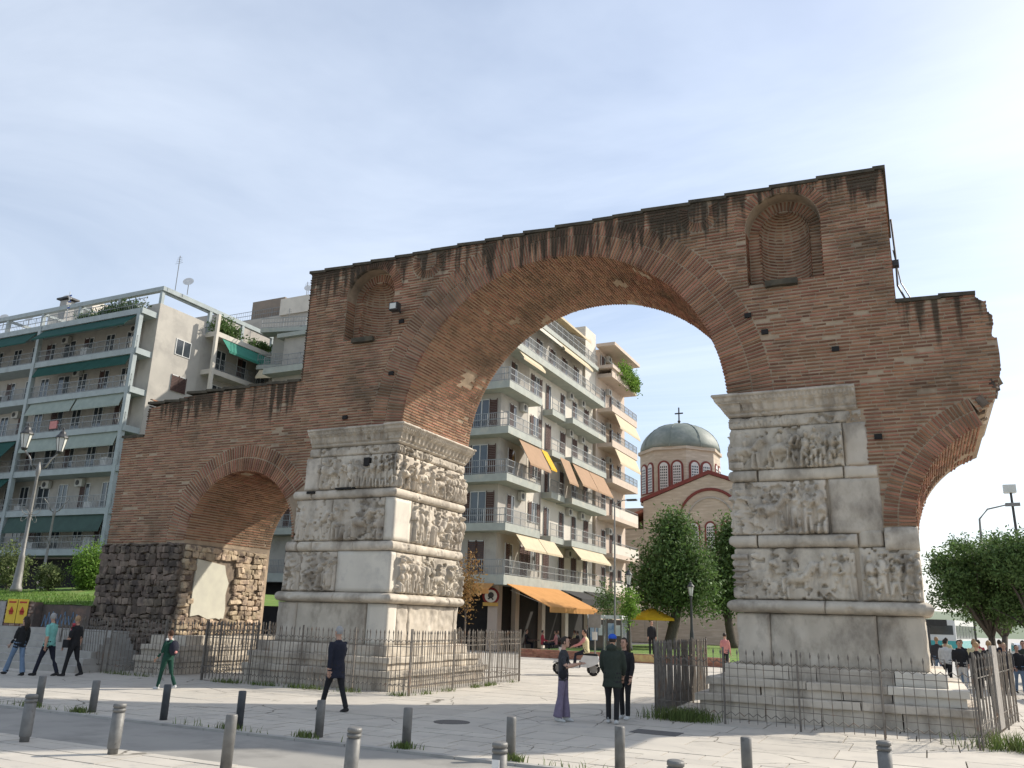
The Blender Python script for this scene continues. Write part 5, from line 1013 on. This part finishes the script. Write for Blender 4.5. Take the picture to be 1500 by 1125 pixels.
p=person((-17.6,16.35,0),180,1.45,'boy in a green and white tracksuit carrying a backpack',GREENC,GREENC,WHITEC,cloth('hairbrown',(.07,.035,.02)),((14,4),(-16,14)),((10,6,35,0),(-8,6,30,0)),bulk=1.05)
b=MB(); b.ball((0,-.2,1.22),(.16,.12,.23),NAVY,12,8); b.ball((0,-.3,1.10),(.06,.03,.045),PINK,8,6); [b.tube([(s*.1,-.1,1.42),(s*.11,.09,1.42),(s*.11,.13,1.25),(s*.1,-.08,1.08)],.022,NAVY,6) for s in(-1,1)]; b.build('backpack',p,smooth=True); b=MB(); b.tube([(-.13,.0,1.47),(0,.11,1.38),(.13,.0,1.47)],.045,WHITEC,8); b.build('white_yoke',p,smooth=True)
p=person((-11.45,15.25,0),170,1.76,'grey haired person in a dark jacket walking with a phone',NAVY,BLK,SHOEB,HAIRG,((20,4),(-14,10)),((-8,6,12,0),(18,8,70,10)),bulk=1.18,coat=True)
p=person((-6.9,16.9,0),10,1.66,'person in a dark top and purple flared trousers looking at a phone',CHAR,PURP,WHITEC,HAIRB,((4,2),(-5,3)),((25,6,80,25),(20,6,85,20)),sleeve='short',flare=1.,nod=25)
MB().box(-.035,.035,.36,.372,1.12,1.26,BLK).build('phone',p); b=MB(); b.tube([(0,-.07,1.68),(0,-.13,1.68)],[.05,.03],HAIRB,8); b.build('hair_bun',p,smooth=True); b=MB(); b.ball((.19,.03,.97),(.05,.10,.10),BLK,10,7); b.tube([(.19,.03,1.05),(.1,.12,1.3),(-.1,.0,1.48)],.012,BLK,5); b.build('bag',p,smooth=True)
p=person((-5.95,17.25,0),95,1.74,'person in a dark green hooded jacket and blue cap seen from behind',OLIVE,BLK,SHOEW,HAIRB,((5,2),(-3,2)),((10,7,25,15),(10,7,25,15)),bulk=1.2,coat=True,cap=BLUEC,hood=True)
p=person((-6.02,18.25,0),-100,1.66,'smiling dark haired person in black facing the hooded one',BLK,BLK,SHOEW,HAIRB,((3,2),(-4,2)),((8,8,15,0),(8,8,15,0)),longhair=True,bulk=1.08)
p=person((-8.15,38.8,0),80,1.66,'person in a pink top and black trousers beyond the right pier fence',PINK,BLK,SHOEB,HAIRB,((8,4),(-8,8)),((8,8,60,20),(8,8,10,0)),vox=.025)
p=person((-12.9,43.6,.4),-60,1.7,'dark clothed person behind the close fence near the planter',BLK,BLK,SHOEB,HAIRB,vox=.025)
sk=random.Random(3); cl=[BLK,CHAR,NAVY,WHITEC,CREAM,JEAN,REDC,OLIVE]
# crowd on the right pavement
cr_=[(.55,37,WHITEC,BLK,'person in a white shirt far along the right pavement'),(.95,34.5,BLK,WHITEC,'person in black top and pale skirt by the right pier'),(1.15,39,NAVY,JEAN,'person in navy with blue jeans in the right hand crowd'),(1.5,36.2,CREAM,BLK,'person in a cream coat in the right hand crowd'),(1.8,33.2,BLK,BLK,'tall person all in black in the right hand crowd'),(2.05,37.5,OLIVE,BLK,'person in an olive jacket in the right hand crowd'),(2.3,34.2,CHAR,CHAR,'person in charcoal behind the bent fence'),(2.75,35.2,BLK,JEAN,'person in black top and jeans behind the bent fence'),(2.0,44,REDC,BLK,'person in a red top far along the right pavement'),(.3,41,CHAR,JEAN,'person in charcoal and jeans just past the right pier'),(.75,46,CREAM,NAVY,'person in cream and navy walking far off by the direction sign'),(1.35,31.5,BLK,BLK,'person in black nearest the right pier base'),(1.7,42,WHITEC,JEAN,'person in white and jeans under the street trees'),(2.5,39.,NAVY,BLK,'person in navy beside a street tree trunk'),(3.1,36.8,OLIVE,JEAN,'person in olive and jeans by the parked blue car')]
for x,y,a,b_,lb in cr_: person((x,y,0),sk.choice([-80,90,100,-100,60]),sk.uniform(1.62,1.8),lb,a,b_,SHOEB,sk.choice([HAIRB,HAIRB,HAIRF]),((sk.uniform(0,16),4),(-sk.uniform(0,14),8)),((5,7,20,5),(5,7,40,10)),vox=.026,group='crowd on the right pavement',bulk=sk.uniform(1,1.15))
# cafe customers, seated
for x,y,hd_,a,lb in ((-21.9,50.1,20,REDC,'seated cafe customer in red'),(-21.2,50.6,200,PINK,'seated cafe customer in pink'),(-20.7,53.1,180,BLK,'seated cafe customer in black by the awning edge'),(-22.1,53.0,0,CHAR,'seated cafe customer in charcoal'),(-19.5,51.4,200,NAVY,'seated cafe customer in navy near the booths'),(-18.4,54.3,180,WHITEC,'seated cafe customer in white'),(-23.2,50.5,0,BLK,'seated cafe customer in black against the shopfront'),(-22.0,55.9,180,CREAM,'seated cafe customer in cream deep under the awning'),(-19.7,56.5,200,OLIVE,'seated cafe customer in olive at the far tables')):
    person((x,y,0),hd_,1.7,lb,a,NAVY,SHOEB,HAIRB,((85,85),(85,85)),((25,8,55,10),(25,8,55,10)),vox=.026,sit=.45,group='cafe customers')
person((-18.9,50.2,0),-60,1.75,'standing waiter in black at the awning edge',BLK,BLK,SHOEB,HAIRB,vox=.026)
# ------------------------------------------------------------------ scooter
RDA=R(196); sc=empty('scooter',(-12.1,31.0,0),RDA); tag(sc,'silver motor scooter with rider crossing beyond the arch','scooter')
SIL=pm('scooter_paint',(.55,.56,.57),(.48,.49,.5),4,.25,spec=.6); TYRE=pm('tyre',(.02,.02,.02),(.03,.03,.03),20,.9)
for x in (.68,-.62):
    wl=empty('wheel',(x,0,.25),0,sc); b=MB(); pts=[(.2*math.cos(a),0,.2*math.sin(a)) for a in np.linspace(0,2*PI,21)]; b.tube(pts,.055,TYRE,8); b.build('tyre',wl,smooth=True); b=MB(); b.lathe([(.15,-.03),(.15,.03)],LAMPM,n=14); m_=b.mesh('rim'); r_=link('rim',m_,wl); r_.rotation_euler=(PI/2,0,0)
b=MB(); b.prism([(-.85,.55),(-.8,.72),(-.25,.74),(-.1,.5),(-.05,.32),(-.45,.30),(-.75,.42)],-.19,.19,SIL); b.build('rear_body',sc); b=MB(); b.box(-.1,.45,-.17,.17,.27,.33,SIL); b.build('footboard',sc); b=MB(); b.prism([(.42,.3),(.5,.3),(.66,.9),(.6,1.0),(.52,.9)],-.2,.2,SIL); b.build('front_shield',sc); b=MB(); b.prism([(.48,.42),(.62,.52),(.88,.5),(.92,.42),(.7,.46)],-.1,.1,SIL); b.build('mudguard',sc)
b=MB(); b.prism([(-.8,.73),(-.75,.80),(-.1,.80),(-.05,.75)],-.15,.15,BLK); b.build('seat',sc); b=MB(); b.tube([(.55,-.36,1.02),(.6,0,1.05),(.55,.36,1.02)],.02,LAMPD,6); b.tube([(.6,0,1.0),(.70,0,.28)],.03,LAMPD,6); b.build('handlebar',sc); MB().box(.62,.7,-.07,.07,.9,1.0,LANT).build('headlight',sc); MB().box(-.9,-.84,-.08,.08,.58,.66,REDC).build('tail_light',sc); MB().box(-.9,-.89,-.1,.1,.36,.5,FRAME).build('number_plate',sc)
rd=math.degrees(RDA); dv_=Vector((math.cos(R(rd)),math.sin(R(rd)),0))
person(Vector((-12.1,31.,0))-dv_*.35,rd,1.74,'scooter rider in a cream vest with pink sleeves',CREAM,NAVY,SHOEB,HAIRB,((75,70),(75,70)),((45,12,25,0),(45,12,25,0)),sleevem=PINK,sit=.78,bulk=1.15,vox=.02,lean=5)
# ------------------------------------------------------------------ vehicles at the right
CARG=pm('car_glass',(.04,.05,.06),(.03,.035,.04),2,.1,spec=.8)
def car(loc,rz,m,label,van=False):
    t=empty('parked_car',loc,rz); tag(t,label,'car','vehicles on the right hand street'); H_=1.5 if not van else 1.95
    pr_=[(-2.1,.35),(-2.15,.8),(-1.9,.95),(-1.5,H_-.08),(-1.1,H_),(.5,H_),(1.15,.98),(1.95,.85),(2.1,.6),(2.1,.35)] if not van else [(-2.3,.35),(-2.35,1.2),(-2.25,H_),(1.,H_),(1.6,1.15),(2.2,1.0),(2.25,.35)]
    b=MB(); b.prism(pr_,-.85,.85,m); o=b.build('body',t); b=MB(); gp_=[(-1.75,.98),(-1.42,H_-.14),(.42,H_-.1),(.98,.99)] if not van else [(-2.,1.15),(-2.,H_-.15),(.9,H_-.12),(1.4,1.17)]; b.prism(gp_,-.87,.87,CARG); b.build('side_window',t); 
    b=MB(); b.add([(.55,-.7,H_-.06),(.55,.7,H_-.06),(1.17,.75,1.0),(1.17,-.75,1.0)],[(0,1,2,3)],CARG) if not van else b.add([(1.03,-.7,H_-.05),(1.03,.7,H_-.05),(1.63,.75,1.17),(1.63,-.75,1.17)],[(0,1,2,3)],CARG); b.build('windscreen',t)
    for x in (-1.35,1.35):
        for s in (-1,1): w_=MB(); w_.lathe([(.31,-.1),(.32,0),(.31,.1)],TYRE,n=16); q=link('wheel',w_.mesh('wheel'),t,(x,s*.78,.32)); q.rotation_euler=(PI/2,0,0)
    for s in (-.6,.6): MB().box(2.08,2.13,s-.18,s+.18,.62,.76,LANT).build('headlight',t); MB().box(-2.18,-2.12,s-.15,s+.15,.7,.85,REDC).build('tail_light',t)
def gloss(n,c): return pm('paint_'+n,c,tuple(x*.92 for x in c),2,.25,spec=.6)
car((4.55,33.,0),R(92),gloss('blue',(.03,.06,.22)),'dark blue car at the kerb beyond the street trees'); car((5.4,44,0),R(90),gloss('white',(.65,.65,.64)),'white car parked behind the blue car'); car((5.2,58,0),R(90),gloss('silver',(.45,.46,.47)),'silver car far along the right hand street'); car((7.4,52,0),R(90),gloss('white2',(.6,.6,.6)),'white van on the right hand street',True)
bus=empty('city_bus',(2.2,98,0),R(80)); tag(bus,'white and teal city bus far behind the crowd','bus'); MB().box(-6,6,-1.25,1.25,.4,3.1,gloss('buswhite',(.6,.62,.62))).build('body',bus); MB().box(-6.01,6.01,-1.27,1.27,.5,1.2,gloss('teal',(.05,.35,.36))).build('stripe',bus)
for q in range(6): 
    for s in (-1,1): MB().box(-5.6+q*1.9,-4.0+q*1.9,s*1.27-.01,s*1.27+.01,1.4,2.6,CARG).build('window',bus)
MB().box(-6.03,-6.0,-1.05,1.05,1.75,2.6,CARG).build('rear_window',bus)
for x in (-3.8,3.6): 
    for s in (-1,1): q=link('wheel',MB().lathe([(.48,-.14),(.5,0),(.48,.14)],TYRE,n=16).mesh('wheel'),bus,(x,s*1.15,.5)); q.rotation_euler=(PI/2,0,0)
b=MB(); b.box(-.1,.85,45,45.1,2.25,2.55,LAMPD); b.tube([(.05,45.05,0),(.05,45.05,2.3)],.05,LAMPD,6); tag(b.build('direction_sign'),'dark direction sign on a post behind the right pier','sign')
